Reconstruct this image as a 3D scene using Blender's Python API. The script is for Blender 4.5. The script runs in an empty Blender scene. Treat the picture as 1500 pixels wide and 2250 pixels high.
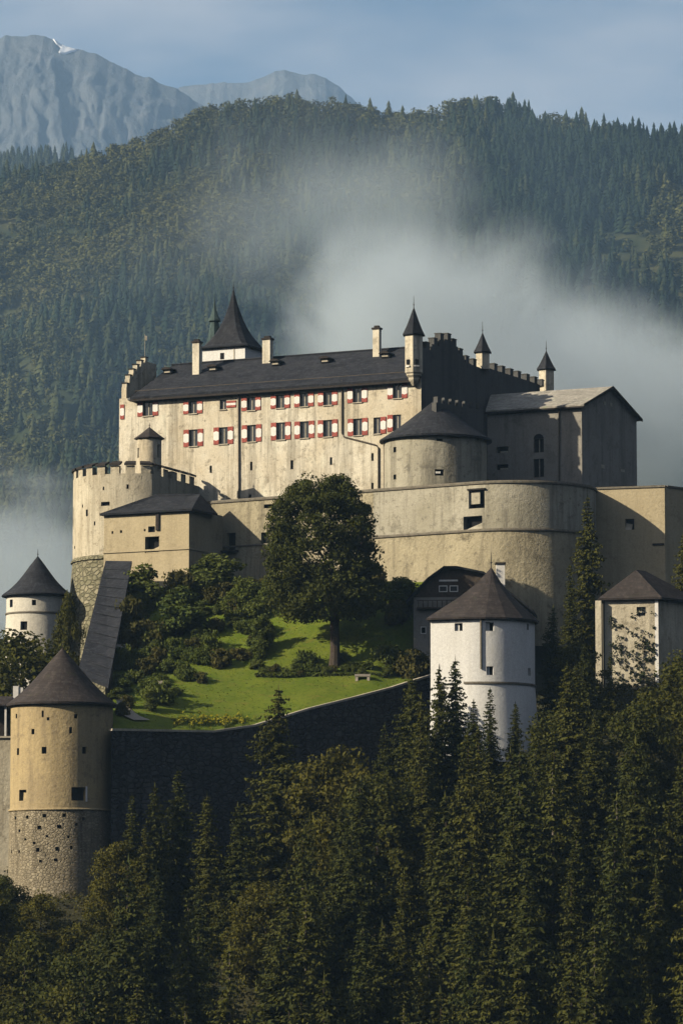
import bpy, math, random
import numpy as np
from mathutils import Vector, Matrix

random.seed(7)
RNG = np.random.default_rng(11)
scene = bpy.context.scene
COL = scene.collection
R = math.radians

# ------------------------------------------------------------------ camera
CAMZ = 48.0                       # metres above the valley floor
FPX = 8500.0                      # focal length in photo pixels (1500 wide)
HOR = 2100.0                      # photo row of eye level
PITCH = math.atan((HOR - 1125.0) / FPX)
cam_d = bpy.data.cameras.new('camera')
cam = bpy.data.objects.new('camera', cam_d)
COL.objects.link(cam)
cam.location = (0, 0, CAMZ)
cam.rotation_euler = (math.pi / 2 + PITCH, 0, 0)
cam_d.sensor_fit = 'HORIZONTAL'
cam_d.sensor_width = 36.0
cam_d.lens = 36.0 * FPX / 1500.0
cam_d.clip_start = 1.0
cam_d.clip_end = 60000.0
scene.camera = cam

# ------------------------------------------------------------------ light
SUN_AZ = R(23)                    # how far the sun stands in front of due left
SUN_EL = R(26.5)
TO_SUN = Vector((-math.cos(SUN_AZ) * math.cos(SUN_EL), -math.sin(SUN_AZ) * math.cos(SUN_EL), math.sin(SUN_EL)))
world = bpy.data.worlds.new('World')
scene.world = world
world.use_nodes = True
wn = world.node_tree
for n in list(wn.nodes):
    wn.nodes.remove(n)
def WN(t, **kw):
    n = wn.nodes.new(t)
    for k, v in kw.items():
        setattr(n, k, v)
    return n
w_out = WN('ShaderNodeOutputWorld')
w_bg = WN('ShaderNodeBackground')
w_sky = WN('ShaderNodeTexSky', sky_type='NISHITA', sun_disc=False)
w_sky.sun_elevation = SUN_EL
w_sky.sun_rotation = math.atan2(TO_SUN.x, TO_SUN.y)
w_sky.air_density = 1.0
w_sky.dust_density = 2.2
w_sky.altitude = 600
w_tc = WN('ShaderNodeTexCoord')
w_map = WN('ShaderNodeMapping')
w_map.inputs['Scale'].default_value = (5.5, 5.5, 17.0)
w_map.inputs['Location'].default_value = (44.4, 15.6, 25.2)
w_noise = WN('ShaderNodeTexNoise')
w_noise.inputs['Scale'].default_value = 1.35
w_noise.inputs['Detail'].default_value = 5.0
w_noise.inputs['Roughness'].default_value = 0.55
w_ramp = WN('ShaderNodeValToRGB')
w_ramp.color_ramp.elements[0].position = 0.42
w_ramp.color_ramp.elements[0].color = (0, 0, 0, 1)
w_ramp.color_ramp.elements[1].position = 0.64
w_ramp.color_ramp.elements[1].color = (1, 1, 1, 1)
w_mulf = WN('ShaderNodeMath', operation='MULTIPLY')
w_mulf.inputs[1].default_value = 0.62
w_mix = WN('ShaderNodeMix', data_type='RGBA')
w_mix.inputs['B'].default_value = (6.3, 6.3, 6.5, 1)      # thin cloud, in the sky's own units
wl = wn.links.new
wl(w_tc.outputs['Generated'], w_map.inputs['Vector'])
wl(w_map.outputs['Vector'], w_noise.inputs['Vector'])
wl(w_noise.outputs['Fac'], w_ramp.inputs['Fac'])
wl(w_ramp.outputs['Color'], w_mulf.inputs[0])
wl(w_mulf.outputs[0], w_mix.inputs['Factor'])
wl(w_sky.outputs['Color'], w_mix.inputs['A'])
wl(w_mix.outputs['Result'], w_bg.inputs['Color'])
wl(w_bg.outputs['Background'], w_out.inputs['Surface'])
w_bg.inputs['Strength'].default_value = 0.074

sun_d = bpy.data.lights.new('sun', 'SUN')
sun_d.energy = 5.0
sun_d.angle = R(0.5)
sun_d.color = (1.0, 0.885, 0.69)
sun = bpy.data.objects.new('sun', sun_d)
COL.objects.link(sun)
sun.location = (-200, 200, 400)
sun.rotation_euler = TO_SUN.to_track_quat('Z', 'Y').to_euler()

scene.view_settings.view_transform = 'Standard'
scene.view_settings.look = 'None'
scene.view_settings.gamma = 1.0
scene.view_settings.use_curve_mapping = False
scene.view_settings.exposure = 0.4
cy = scene.cycles
cy.max_bounces = 4
cy.diffuse_bounces = 0
cy.glossy_bounces = 2
cy.transmission_bounces = 2
cy.transparent_max_bounces = 8
cy.volume_bounces = 1
cy.use_adaptive_sampling = True
cy.adaptive_threshold = 0.02
cy.use_denoising = True
cy.volume_step_rate = 1.0
cy.volume_max_steps = 96
cy.caustics_reflective = False
cy.caustics_refractive = False
cy.sample_clamp_indirect = 4.0

# ------------------------------------------------------------------ pixel <-> place
CP, SP = math.cos(PITCH), math.sin(PITCH)
def ray(px, py):
    dx = (px - 750.0) / FPX
    dy = (1125.0 - py) / FPX
    return Vector((dx, CP - dy * SP, SP + dy * CP))
def P(px, py, Y):
    d = ray(px, py)
    t = Y / d.y
    return Vector((d.x * t, Y, CAMZ + d.z * t))
def PXY(p):
    """photo pixel of a world point"""
    q = Vector(p) - Vector((0, 0, CAMZ))
    depth = q.y * CP + q.z * SP
    up = -q.y * SP + q.z * CP
    return 750.0 + FPX * q.x / depth, 1125.0 - FPX * up / depth
def mpp(Y):
    return Y / FPX                # metres per photo pixel at distance Y
def hit(px, py, p0, n):
    d = ray(px, py)
    o = Vector((0, 0, CAMZ))
    t = (Vector(p0) - o).dot(n) / d.dot(n)
    return o + d * t

class Face:
    """a vertical wall plane: o + T*u + N*d, z up; N looks outward"""
    def __init__(s, px, py, Y, T, flip=False):
        s.o = P(px, py, Y); s.o.z = 0
        s.T = Vector((T[0], T[1], 0)).normalized()
        s.N = Vector((s.T.y, -s.T.x, 0))
        if flip: s.N = -s.N
    def pt(s, u, z, d=0.0):
        p = s.o + s.T * u + s.N * d
        return Vector((p.x, p.y, z))
    def uz(s, px, py):
        h = hit(px, py, s.o, s.N)
        return (h - s.o).dot(s.T), h.z

# ------------------------------------------------------------------ mesh building
class MB:
    def __init__(s):
        s.v = []; s.f = []; s.m = []; s.key = {}
    def vert(s, p, merge=False):
        if merge:
            k = (round(p[0], 3), round(p[1], 3), round(p[2], 3))
            if k in s.key: return s.key[k]
            s.key[k] = len(s.v)
        s.v.append(tuple(p)); return len(s.v) - 1
    def face(s, pts, mat=0, merge=False):
        s.f.append([s.vert(p, merge) for p in pts]); s.m.append(mat)
    def box(s, c, ax, ay, az, mat=0):
        """c centre, three half-axis vectors"""
        c = Vector(c); ax = Vector(ax); ay = Vector(ay); az = Vector(az)
        q = [c + ax * i + ay * j + az * k for k in (-1, 1) for j in (-1, 1) for i in (-1, 1)]
        for a in ((0, 2, 3, 1), (4, 5, 7, 6), (0, 1, 5, 4), (2, 6, 7, 3), (0, 4, 6, 2), (1, 3, 7, 5)):
            s.face([q[i] for i in a], mat)
    def prism(s, poly, vec, mat=0):
        vec = Vector(vec); a = [Vector(p) for p in poly]; b = [p + vec for p in a]
        s.face(a, mat); s.face(b[::-1], mat)
        for i in range(len(a)):
            j = (i + 1) % len(a)
            s.face([a[i], b[i], b[j], a[j]], mat)
    def lathe(s, c, prof, seg=32, a0=0.0, a1=2 * math.pi, mat=0, sx=1.0, sy=1.0, rot=0.0):
        full = abs(a1 - a0 - 2 * math.pi) < 1e-6
        n = seg if full else seg + 1
        rings = []
        for r, z in prof:
            ring = []
            for i in range(n):
                a = a0 + (a1 - a0) * i / seg
                x, y = math.sin(a) * r * sx, -math.cos(a) * r * sy
                if rot:
                    x, y = x * math.cos(rot) - y * math.sin(rot), x * math.sin(rot) + y * math.cos(rot)
                ring.append(s.vert((c[0] + x, c[1] + y, z)))
            rings.append(ring)
        for k in range(len(rings) - 1):
            for i in range(seg):
                j = (i + 1) % n
                s.f.append([rings[k][i], rings[k][j], rings[k + 1][j], rings[k + 1][i]]); s.m.append(mat)
    def tube(s, pts, r, seg=8, mat=0):
        pts = [Vector(p) for p in pts]
        rings = []
        for i, p in enumerate(pts):
            d = (pts[min(i + 1, len(pts) - 1)] - pts[max(i - 1, 0)]).normalized()
            a = d.orthogonal().normalized(); b = d.cross(a)
            rr = r[i] if isinstance(r, (list, tuple)) else r
            rings.append([s.vert(p + (a * math.cos(t) + b * math.sin(t)) * rr) for t in [2 * math.pi * k / seg for k in range(seg)]])
        for k in range(len(rings) - 1):
            for i in range(seg):
                j = (i + 1) % seg
                s.f.append([rings[k][i], rings[k][j], rings[k + 1][j], rings[k + 1][i]]); s.m.append(mat)
        s.f.append(rings[0][::-1]); s.m.append(mat); s.f.append(rings[-1]); s.m.append(mat)
    def wall(s, mapf, us, zs, holes=(), depth=0.5, mat=0):
        """mapf(u, z, d): a wall sheet with real openings and their reveals"""
        us = sorted(set([round(u, 4) for u in us] + [round(h[i], 4) for h in holes for i in (0, 1)]))
        zs = sorted(set([round(z, 4) for z in zs] + [round(h[i], 4) for h in holes for i in (2, 3)]))
        def inside(u, z):
            return any(h[0] < u < h[1] and h[2] < z < h[3] for h in holes)
        for i in range(len(us) - 1):
            for j in range(len(zs) - 1):
                if inside((us[i] + us[i + 1]) / 2, (zs[j] + zs[j + 1]) / 2): continue
                s.face([mapf(us[i], zs[j], 0), mapf(us[i + 1], zs[j], 0), mapf(us[i + 1], zs[j + 1], 0), mapf(us[i], zs[j + 1], 0)], mat, True)
        for h in holes:
            u0, u1, z0, z1 = h[:4]; d = -(h[4] if len(h) > 4 else depth)
            for z in (z0, z1):
                s.face([mapf(u0, z, 0), mapf(u1, z, 0), mapf(u1, z, d), mapf(u0, z, d)], mat)
            for u in (u0, u1):
                s.face([mapf(u, z0, 0), mapf(u, z1, 0), mapf(u, z1, d), mapf(u, z0, d)], mat)
    def build(s, name, mats, parent=None, smooth=False):
        if not isinstance(mats, (list, tuple)): mats = [mats]
        off = Vector((0, 0, 0))
        q = parent
        while q is not None:
            off += q.location; q = q.parent
        me = bpy.data.meshes.new(name)
        me.from_pydata([(x - off.x, y - off.y, z - off.z) for x, y, z in s.v], [], s.f)
        for m in mats: me.materials.append(m)
        me.polygons.foreach_set('material_index', s.m)
        if smooth: me.polygons.foreach_set('use_smooth', [True] * len(s.f))
        me.update()
        o = bpy.data.objects.new(name, me); COL.objects.link(o)
        o.parent = parent
        return o

def np_mesh(name, V, F, mat, smooth=False, attr=None):
    """quick mesh from arrays; F is (m,3) or (m,4)"""
    me = bpy.data.meshes.new(name)
    k = F.shape[1]
    me.vertices.add(len(V)); me.vertices.foreach_set('co', np.asarray(V, dtype=np.float32).ravel())
    me.loops.add(F.size); me.loops.foreach_set('vertex_index', np.asarray(F, dtype=np.int32).ravel())
    me.polygons.add(len(F))
    me.polygons.foreach_set('loop_start', np.arange(0, F.size, k, dtype=np.int32))
    me.polygons.foreach_set('loop_total', np.full(len(F), k, dtype=np.int32))
    if smooth: me.polygons.foreach_set('use_smooth', np.ones(len(F), dtype=bool))
    if attr is not None:
        a = me.attributes.new('tint', 'FLOAT', 'POINT'); a.data.foreach_set('value', np.asarray(attr, dtype=np.float32))
    me.materials.append(mat)
    me.update(calc_edges=True)
    return me
def link(name, me, parent=None, loc=None):
    o = bpy.data.objects.new(name, me); COL.objects.link(o)
    o.parent = parent
    if loc is not None: o.location = loc
    return o
def tag(o, label, cat=None, group=None, kind=None):
    if label: o['label'] = label
    if cat: o['category'] = cat
    if group: o['group'] = group
    if kind: o['kind'] = kind
    return o
def thing(name, label, cat, loc, group=None):
    o = bpy.data.objects.new(name, None); COL.objects.link(o)
    o.location = loc; o.empty_display_size = 0.5
    return tag(o, label, cat, group)
def copy_tree(o, parent=None):
    c = o.copy(); COL.objects.link(c); c.parent = parent
    for ch in list(o.children): copy_tree(ch, c)
    return c

# ------------------------------------------------------------------ materials
class NT:
    def __init__(s, name):
        s.m = bpy.data.materials.new(name); s.m.use_nodes = True
        s.t = s.m.node_tree; s.b = s.t.nodes['Principled BSDF']
        s.b.inputs['Specular IOR Level'].default_value = 0.15
    def n(s, t, inp=None, **kw):
        n = s.t.nodes.new(t)
        for k, v in kw.items(): setattr(n, k, v)
        for k, v in (inp or {}).items():
            if hasattr(v, 'is_output'): s.t.links.new(v, n.inputs[k])
            else: n.inputs[k].default_value = v
        return n
    def l(s, a, b): s.t.links.new(a, b)
    def pos(s, scale=(1, 1, 1)):
        g = s.n('ShaderNodeNewGeometry')
        return s.n('ShaderNodeMapping', {'Vector': g.outputs['Position'], 'Scale': scale}).outputs[0]
    def noise(s, vec, scale, detail=4, rough=.55):
        return s.n('ShaderNodeTexNoise', {'Vector': vec, 'Scale': scale, 'Detail': detail, 'Roughness': rough}).outputs['Fac']
    def ramp(s, fac, lo, hi, c0=(0, 0, 0, 1), c1=(1, 1, 1, 1)):
        r = s.n('ShaderNodeValToRGB', {'Fac': fac})
        e = r.color_ramp.elements
        e[0].position = lo; e[1].position = hi; e[0].color = c0; e[1].color = c1
        return r.outputs['Color']
    def mix(s, f, a, b, mode='MIX'):
        m = s.n('ShaderNodeMix', data_type='RGBA', blend_type=mode)
        for i, v in (('Factor', f), ('A', a), ('B', b)):
            if hasattr(v, 'is_output'): s.l(v, m.inputs[i])
            else: m.inputs[i].default_value = v if i == 'Factor' else (tuple(v) + (1,))[:4]
        return m.outputs['Result']
    def bump(s, h, strength=.5, dist=.1):
        b = s.n('ShaderNodeBump', {'Height': h, 'Strength': strength, 'Distance': dist})
        s.l(b.outputs[0], s.b.inputs['Normal'])
    def done(s, col, rough=.9):
        if hasattr(col, 'is_output'): s.l(col, s.b.inputs['Base Color'])
        else: s.b.inputs['Base Color'].default_value = tuple(col) + (1,)
        s.b.inputs['Roughness'].default_value = rough
        return s.m

def m_plaster(name, c, dirt, patch, stain=.6, patchy=.5, bump=.35, bareness=.45):
    """old lime plaster: broad patches, rain streaks, worn spots"""
    t = NT(name)
    p = t.pos(); ps = t.pos((1, 1, .09))
    big = t.ramp(t.noise(p, .16, 5, .6), .38, .68)
    streak = t.ramp(t.noise(ps, 1.1, 5, .65), .50, .76)
    spots = t.ramp(t.noise(p, 1.3, 6, .72), .56, .66)
    fine = t.noise(p, 5.0, 4, .7)
    f1 = t.n('ShaderNodeMath', {0: big, 1: patchy}, operation='MULTIPLY').outputs[0]
    f2 = t.n('ShaderNodeMath', {0: streak, 1: stain}, operation='MULTIPLY').outputs[0]
    f3 = t.n('ShaderNodeMath', {0: spots, 1: stain * .75}, operation='MULTIPLY').outputs[0]
    col = t.mix(f1, c, patch)
    col = t.mix(f2, col, dirt)
    col = t.mix(f3, col, dirt)
    coarse = t.ramp(t.noise(t.pos((1, 1, .05)), .42, 5, .7), .52, .70)
    col = t.mix(t.n('ShaderNodeMath', {0: coarse, 1: stain * .72}, operation='MULTIPLY').outputs[0], col, [x * .7 for x in dirt])
    vs = t.n('ShaderNodeTexVoronoi', {'Vector': t.pos((1, 1, 1.6)), 'Scale': 2.0})
    sv_ = t.n('ShaderNodeSeparateColor', {'Color': vs.outputs['Color']}).outputs[0]
    bare = t.ramp(t.noise(p, .33, 6, .75), .57, .63)
    stone = t.mix(sv_, [x * .75 for x in dirt], [x * .85 for x in patch])
    col = t.mix(t.n('ShaderNodeMath', {0: bare, 1: bareness}, operation='MULTIPLY').outputs[0], col, stone)
    pale = t.ramp(t.noise(t.pos((1, 1, .8)), .24, 5, .65), .58, .70)
    col = t.mix(t.n('ShaderNodeMath', {0: pale, 1: .45}, operation='MULTIPLY').outputs[0], col, [min(.84, x * 1.2) for x in c])
    col = t.mix(.35, col, t.ramp(fine, .25, .8, (.35, .35, .35, 1), (1.25, 1.25, 1.25, 1)), 'MULTIPLY')
    t.bump(t.noise(p, 2.2, 6, .7), bump, .25)
    return t.done(col, .95)
def m_rubble(name, c, dark, light, size=2.2, bump=.8):
    """irregular stones in wide mortar"""
    t = NT(name)
    p = t.pos((1, 1, 1.5))
    w = t.n('ShaderNodeMix', {'Factor': .25}, data_type='VECTOR')
    t.l(p, w.inputs['A']); t.l(t.n('ShaderNodeTexNoise', {'Vector': p, 'Scale': 1.5}).outputs['Color'], w.inputs['B'])
    vo = t.n('ShaderNodeTexVoronoi', {'Vector': w.outputs['Result'], 'Scale': size})
    vd = t.n('ShaderNodeTexVoronoi', {'Vector': w.outputs['Result'], 'Scale': size}, feature='DISTANCE_TO_EDGE')
    val = t.n('ShaderNodeSeparateColor', {'Color': vo.outputs['Color']}).outputs[0]
    col = t.mix(val, dark, light)
    col = t.mix(t.ramp(t.noise(t.pos(), .35, 5, .65), .35, .7), col, c)
    joint = t.ramp(vd.outputs['Distance'], .0, .16)
    col = t.mix(joint, [x * .62 for x in c], col)
    col = t.mix(t.ramp(t.noise(t.pos((1, 1, .12)), .9, 5, .7), .52, .75), col, [x * .45 for x in dark])
    t.bump(joint, bump, .18)
    return t.done(col, .95)
def m_roof(name, c, c2, rows=2.6):
    """shingle courses: fine rows, weathered patches"""
    t = NT(name)
    p = t.pos(); 
    col = t.mix(t.ramp(t.noise(p, .5, 6, .7), .35, .7), c, c2)
    col = t.mix(t.ramp(t.noise(t.pos((1, 1, .15)), 2.2, 4, .6), .5, .8), col, [x * 1.55 for x in c2])
    col = t.mix(.6, col, t.ramp(t.noise(t.pos((.5, .5, 5.5)), 1.1, 4, .7), .3, .72, (.55, .55, .55, 1), (1.5, 1.5, 1.5, 1)), 'MULTIPLY')
    col = t.mix(t.ramp(t.noise(p, .9, 6, .75), .60, .72), col, [c2[0] * .9, c2[1] * 1.15, c2[2] * .75])
    z = t.n('ShaderNodeSeparateXYZ', {'Vector': p}).outputs['Z']
    fr = t.n('ShaderNodeMath', {0: t.n('ShaderNodeMath', {0: z, 1: rows * 2}, operation='MULTIPLY').outputs[0]}, operation='FRACT').outputs[0]
    h = t.n('ShaderNodeMath', {0: fr, 1: t.noise(p, 9, 3, .6)}, operation='ADD').outputs[0]
    t.bump(h, .6, .12)
    t.b.inputs['Specular IOR Level'].default_value = .15
    return t.done(col, .8)
def m_plain(name, c, var=.25, rough=.85, scale=3.0):
    t = NT(name)
    col = t.mix(t.ramp(t.noise(t.pos(), scale, 4, .6), .3, .7), [x * (1 - var) for x in c], [min(1, x * (1 + var)) for x in c])
    return t.done(col, rough)
def m_leaf(name, c, c2, trans=.25, attr=False, scale=.5):
    """leaf clumps: each leaf its own shade, each tree its own cast"""
    t = NT(name)
    g = t.n('ShaderNodeNewGeometry')
    if attr:
        rnd = t.n('ShaderNodeAttribute', attribute_name='tint').outputs['Fac']
        col = t.mix(rnd, c, c2)
    else:
        oi = t.n('ShaderNodeObjectInfo')
        f = t.n('ShaderNodeMath', {0: oi.outputs['Random'], 1: .6}, operation='MULTIPLY').outputs[0]
        f = t.n('ShaderNodeMath', {0: t.n('ShaderNodeMath', {0: g.outputs['Random Per Island'], 1: .4}, operation='MULTIPLY').outputs[0], 1: f}, operation='ADD').outputs[0]
        col = t.mix(f, c, c2)
    col = t.mix(.5, col, t.ramp(t.noise(t.pos(), scale, 3, .6), .25, .75, (.45, .45, .45, 1), (1.3, 1.3, 1.2, 1)), 'MULTIPLY')
    tr = t.n('ShaderNodeBsdfTranslucent', {'Color': col})
    mx = t.n('ShaderNodeMixShader', {'Fac': trans})
    t.l(t.b.outputs[0], mx.inputs[1]); t.l(tr.outputs[0], mx.inputs[2])
    t.l(mx.outputs[0], t.t.nodes['Material Output'].inputs['Surface'])
    return t.done(col, .8)

M = {}
M['palace'] = m_plaster('palace_plaster', (.75, .69, .55), (.25, .22, .165), (.57, .48, .33), 1.0, .9, .4, .5)
M['tower_plaster'] = m_plaster('tower_plaster', (.62, .56, .42), (.22, .185, .13), (.46, .39, .27), .8, .8, .5, .7)
M['annex'] = m_plaster('annex_plaster', (.50, .42, .27), (.28, .23, .15), (.44, .36, .22), .45, .6)
M['bastion'] = m_plaster('bastion_plaster', (.46, .425, .33), (.17, .155, .12), (.34, .31, .225), 1.0, .85, .5, .55)
M['ochre'] = m_plaster('ochre_render', (.47, .365, .195), (.22, .175, .11), (.37, .29, .17), .75, .8, .5, .6)
M['grey_plaster'] = m_plaster('grey_plaster', (.34, .315, .27), (.16, .15, .13), (.27, .25, .21), .7, .6)
M['white'] = m_plaster('white_limewash', (.80, .785, .74), (.56, .53, .46), (.74, .72, .66), .3, .5, .2, .12)
M['bastion_low'] = m_plaster('bastion_rough_plaster', (.47, .41, .275), (.20, .175, .12), (.36, .31, .205), .9, .9, .8, .85)
M['cream'] = m_plaster('cream_limewash', (.70, .66, .56), (.42, .38, .30), (.62, .57, .46), .45, .6, .3, .25)
M['shade_wall'] = m_plaster('shade_dark_plaster', (.12, .118, .112), (.06, .058, .055), (.095, .092, .085), .6, .6)  # shade on the east wall and parapets put into a darker base colour
M['rubble'] = m_rubble('rubble_stone', (.34, .285, .19), (.17, .145, .10), (.40, .345, .24), 3.2, .6)
M['base_stone'] = m_rubble('mossy_base_stone', (.24, .22, .14), (.12, .12, .07), (.36, .32, .22), 1.6)
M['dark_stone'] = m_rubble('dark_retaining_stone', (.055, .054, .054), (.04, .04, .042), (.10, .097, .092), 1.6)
M['roof'] = m_roof('slate_shingle', (.016, .018, .023), (.038, .039, .045))
M['roof_brown'] = m_roof('brown_shingle', (.038, .031, .029), (.058, .048, .043))
M['roof_grey'] = m_roof('weathered_sheet_roof', (.25, .235, .20), (.36, .33, .28), 1.2)
M['hip'] = m_roof('sunlit_slate', (.10, .11, .115), (.16, .165, .165))  # sun and sky light on the west hip put into a paler slate colour
M['copper'] = m_plain('verdigris_copper', (.060, .088, .085), .3)
M['trim_dark'] = m_plain('dark_timber', (.035, .029, .025), .3)
M['timber'] = m_plain('weathered_timber', (.075, .058, .044), .35)
M['iron'] = m_plain('iron', (.04, .038, .036), .2, .5)
M['gutter'] = m_plain('painted_downpipe', (.10, .082, .062), .25, .6)
M['red'] = m_plain('red_shutter_paint', (.32, .085, .065), .3, .8)
M['paint_white'] = m_plain('white_paint', (.74, .71, .65), .12, .8)
M['stone_trim'] = m_plain('stone_trim', (.44, .39, .30), .25)
M['moulding'] = m_plain('weathered_moulding', (.17, .15, .115), .3)
M['opening'] = m_plain('dark_opening', (.012, .012, .013), .2)
t = NT('window_glass'); t.b.inputs['Specular IOR Level'].default_value = .5
M['glass'] = t.done((.035, .038, .042), .12)
M['bark'] = m_plain('bark', (.058, .045, .034), .4, .95, 6)
M['pale_bark'] = m_plain('pale_bark', (.16, .135, .105), .4, .95, 6)
M['path'] = m_plain('pale_gravel', (.34, .30, .24), .2)
M['conifer'] = m_leaf('conifer_needles', (.028, .040, .009), (.098, .094, .016), .2)
M['conifer2'] = m_leaf('larch_needles', (.055, .066, .013), (.110, .104, .018), .25)
M['broad'] = m_leaf('broad_leaves', (.044, .056, .011), (.125, .108, .017), .3)
M['lime'] = m_leaf('lime_leaves', (.054, .066, .014), (.110, .108, .020), .3)
M['shrub'] = m_leaf('shrub_leaves', (.062, .090, .018), (.125, .140, .030), .3)
M['shrub_light'] = m_leaf('light_shrub_leaves', (.075, .105, .018), (.13, .15, .03), .3)
M['shrub_olive'] = m_leaf('olive_shrub_leaves', (.066, .066, .018), (.12, .105, .028), .3)
M['flower'] = m_leaf('yellow_flowers', (.26, .25, .02), (.46, .40, .03), .2)
M['ivy'] = m_leaf('ivy_leaves', (.022, .034, .014), (.05, .06, .02), .1)
M['far_tree'] = m_leaf('far_wood_leaves', (.014, .028, .015), (.112, .114, .034), .12, True, .02)
# ------------------------------------------------------------------ terrain
def vnoise(x, y, seed=0):
    """smooth value noise on arrays"""
    r = np.random.default_rng(seed).random((64, 64))
    x = np.asarray(x, float); y = np.asarray(y, float)
    xi = np.floor(x).astype(int); yi = np.floor(y).astype(int)
    fx = x - xi; fy = y - yi
    fx = fx * fx * (3 - 2 * fx); fy = fy * fy * (3 - 2 * fy)
    g = lambda a, b: r[a % 64, b % 64]
    return (g(xi, yi) * (1 - fx) + g(xi + 1, yi) * fx) * (1 - fy) + (g(xi, yi + 1) * (1 - fx) + g(xi + 1, yi + 1) * fx) * fy
def fbm(x, y, oct=4, seed=0, gain=.5):
    s = 0; a = 1; n = 0
    for k in range(oct):
        s = s + a * vnoise(np.asarray(x) * 2 ** k, np.asarray(y) * 2 ** k, seed + k); n += a; a *= gain
    return s / n
def grid_mesh(name, X, Y, Z, mat, kind='structure'):
    n, m = X.shape
    V = np.stack([X, Y, Z], -1).reshape(-1, 3)
    i = np.arange(n - 1)[:, None] * m + np.arange(m - 1)[None, :]
    F = np.stack([i, i + 1, i + m + 1, i + m], -1).reshape(-1, 4)
    o = link(name, np_mesh(name, V, F, mat, True))
    return tag(o, None, kind=kind)

M['valley'] = m_plain('valley_meadow', (.06, .085, .025), .4, .95, .02)
t = NT('hill_soil')
M['soil'] = t.done(t.mix(t.ramp(t.noise(t.pos(), .3, 6, .7), .35, .7), (.028, .032, .014), (.06, .052, .026)), .95)
t = NT('far_slope')
p = t.pos()
M['far_slope'] = t.done(t.mix(t.ramp(t.noise(p, .006, 6, .65), .42, .62), (.032, .042, .018), (.115, .105, .042)), .95)
t = NT('mountain_rock')
p = t.pos((1, 1, .35))
rock = t.mix(t.ramp(t.noise(p, .004, 8, .65), .35, .65), (.105, .12, .13), (.15, .16, .165))
rock = t.mix(t.ramp(t.noise(t.pos((1, 1, .2)), .012, 6, .7), .5, .7), rock, (.19, .195, .20))
t.bump(t.noise(t.pos((1, 1, .5)), .02, 8, .75), .6, 40)
M['rock'] = t.done(rock, .95)
M['snow'] = m_plain('snow', (.82, .83, .85), .05, .8, .01)
t = NT('lawn_grass')
p = t.pos()
lawn = t.mix(t.ramp(t.noise(p, .35, 5, .6), .35, .68), (.100, .145, .012), (.155, .185, .020))
lawn = t.mix(t.ramp(t.noise(p, 2.5, 5, .7), .5, .75), lawn, (.065, .10, .010))
lawn = t.mix(t.ramp(t.noise(t.pos((1, 2.5, 1)), .5, 6, .7), .55, .72), lawn, (.165, .150, .030))
t.bump(t.noise(p, 5, 5, .7), .6, .2)
M['lawn'] = t.done(lawn, .95)

# valley floor
mb = MB()
mb.face([(-1600, -1000, 0), (1600, -1000, 0), (1600, 11900, 0), (-1600, 11900, 0)])
tag(mb.build('ground', M['valley']), None, kind='structure')

# the castle rock (everything outside the garden walls)
HX = np.array([-75, -38, -32, -20, -4, 6, 20, 36, 55, 90.])
HY = np.array([290, 330, 370, 400, 420, 440, 456, 470, 490, 520, 560, 620.])
HZ = np.array([   # rows: Y, columns: X
 [0, 0, 0, 0, 0, 0, 0, 0, 0, 0],
 [4, 4, 4, 4, 4, 4, 6, 8, 8, 4],
 [22, 24, 24, 24, 24, 26, 32, 36, 34, 20],
 [38, 44, 45, 44, 44, 46, 54, 58, 56, 36],
 [46, 54, 56, 54, 54, 56, 66, 70, 68, 48],
 [52, 60, 62, 60, 60, 64, 74, 78, 76, 56],
 [58, 68, 70, 72, 74, 76, 80, 84, 82, 62],
 [64, 76, 80, 84, 86, 88, 88, 88, 86, 68],
 [68, 82, 90, 94, 95, 95, 95, 94, 92, 72],
 [50, 70, 90, 95, 95, 95, 95, 95, 92, 66],
 [20, 34, 50, 60, 66, 68, 68, 66, 60, 34],
 [0, 0, 0, 0, 0, 0, 0, 0, 0, 0]], float)
def hill_z(x, y):
    x = np.clip(np.asarray(x, float), HX[0], HX[-1] - 1e-6); y = np.clip(np.asarray(y, float), HY[0], HY[-1] - 1e-6)
    i = np.clip(np.searchsorted(HY, y, 'right') - 1, 0, len(HY) - 2); j = np.clip(np.searchsorted(HX, x, 'right') - 1, 0, len(HX) - 2)
    fy = (y - HY[i]) / (HY[i + 1] - HY[i]); fx = (x - HX[j]) / (HX[j + 1] - HX[j])
    z = (HZ[i, j] * (1 - fx) + HZ[i, j + 1] * fx) * (1 - fy) + (HZ[i + 1, j] * (1 - fx) + HZ[i + 1, j + 1] * fx) * fy
    return z + (fbm(x / 9., y / 9., 3, 5) - .5) * 3.0 - .3
gx, gy = np.meshgrid(np.linspace(-75, 90, 111), np.linspace(290, 620, 166))
edge = np.clip(np.minimum.reduce([gx + 75, 90 - gx, gy - 290, 620 - gy]) / 14., 0, 1)
grid_mesh('castle_hill', gx, gy, hill_z(gx, gy) * edge - .5, M['soil'])

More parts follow.
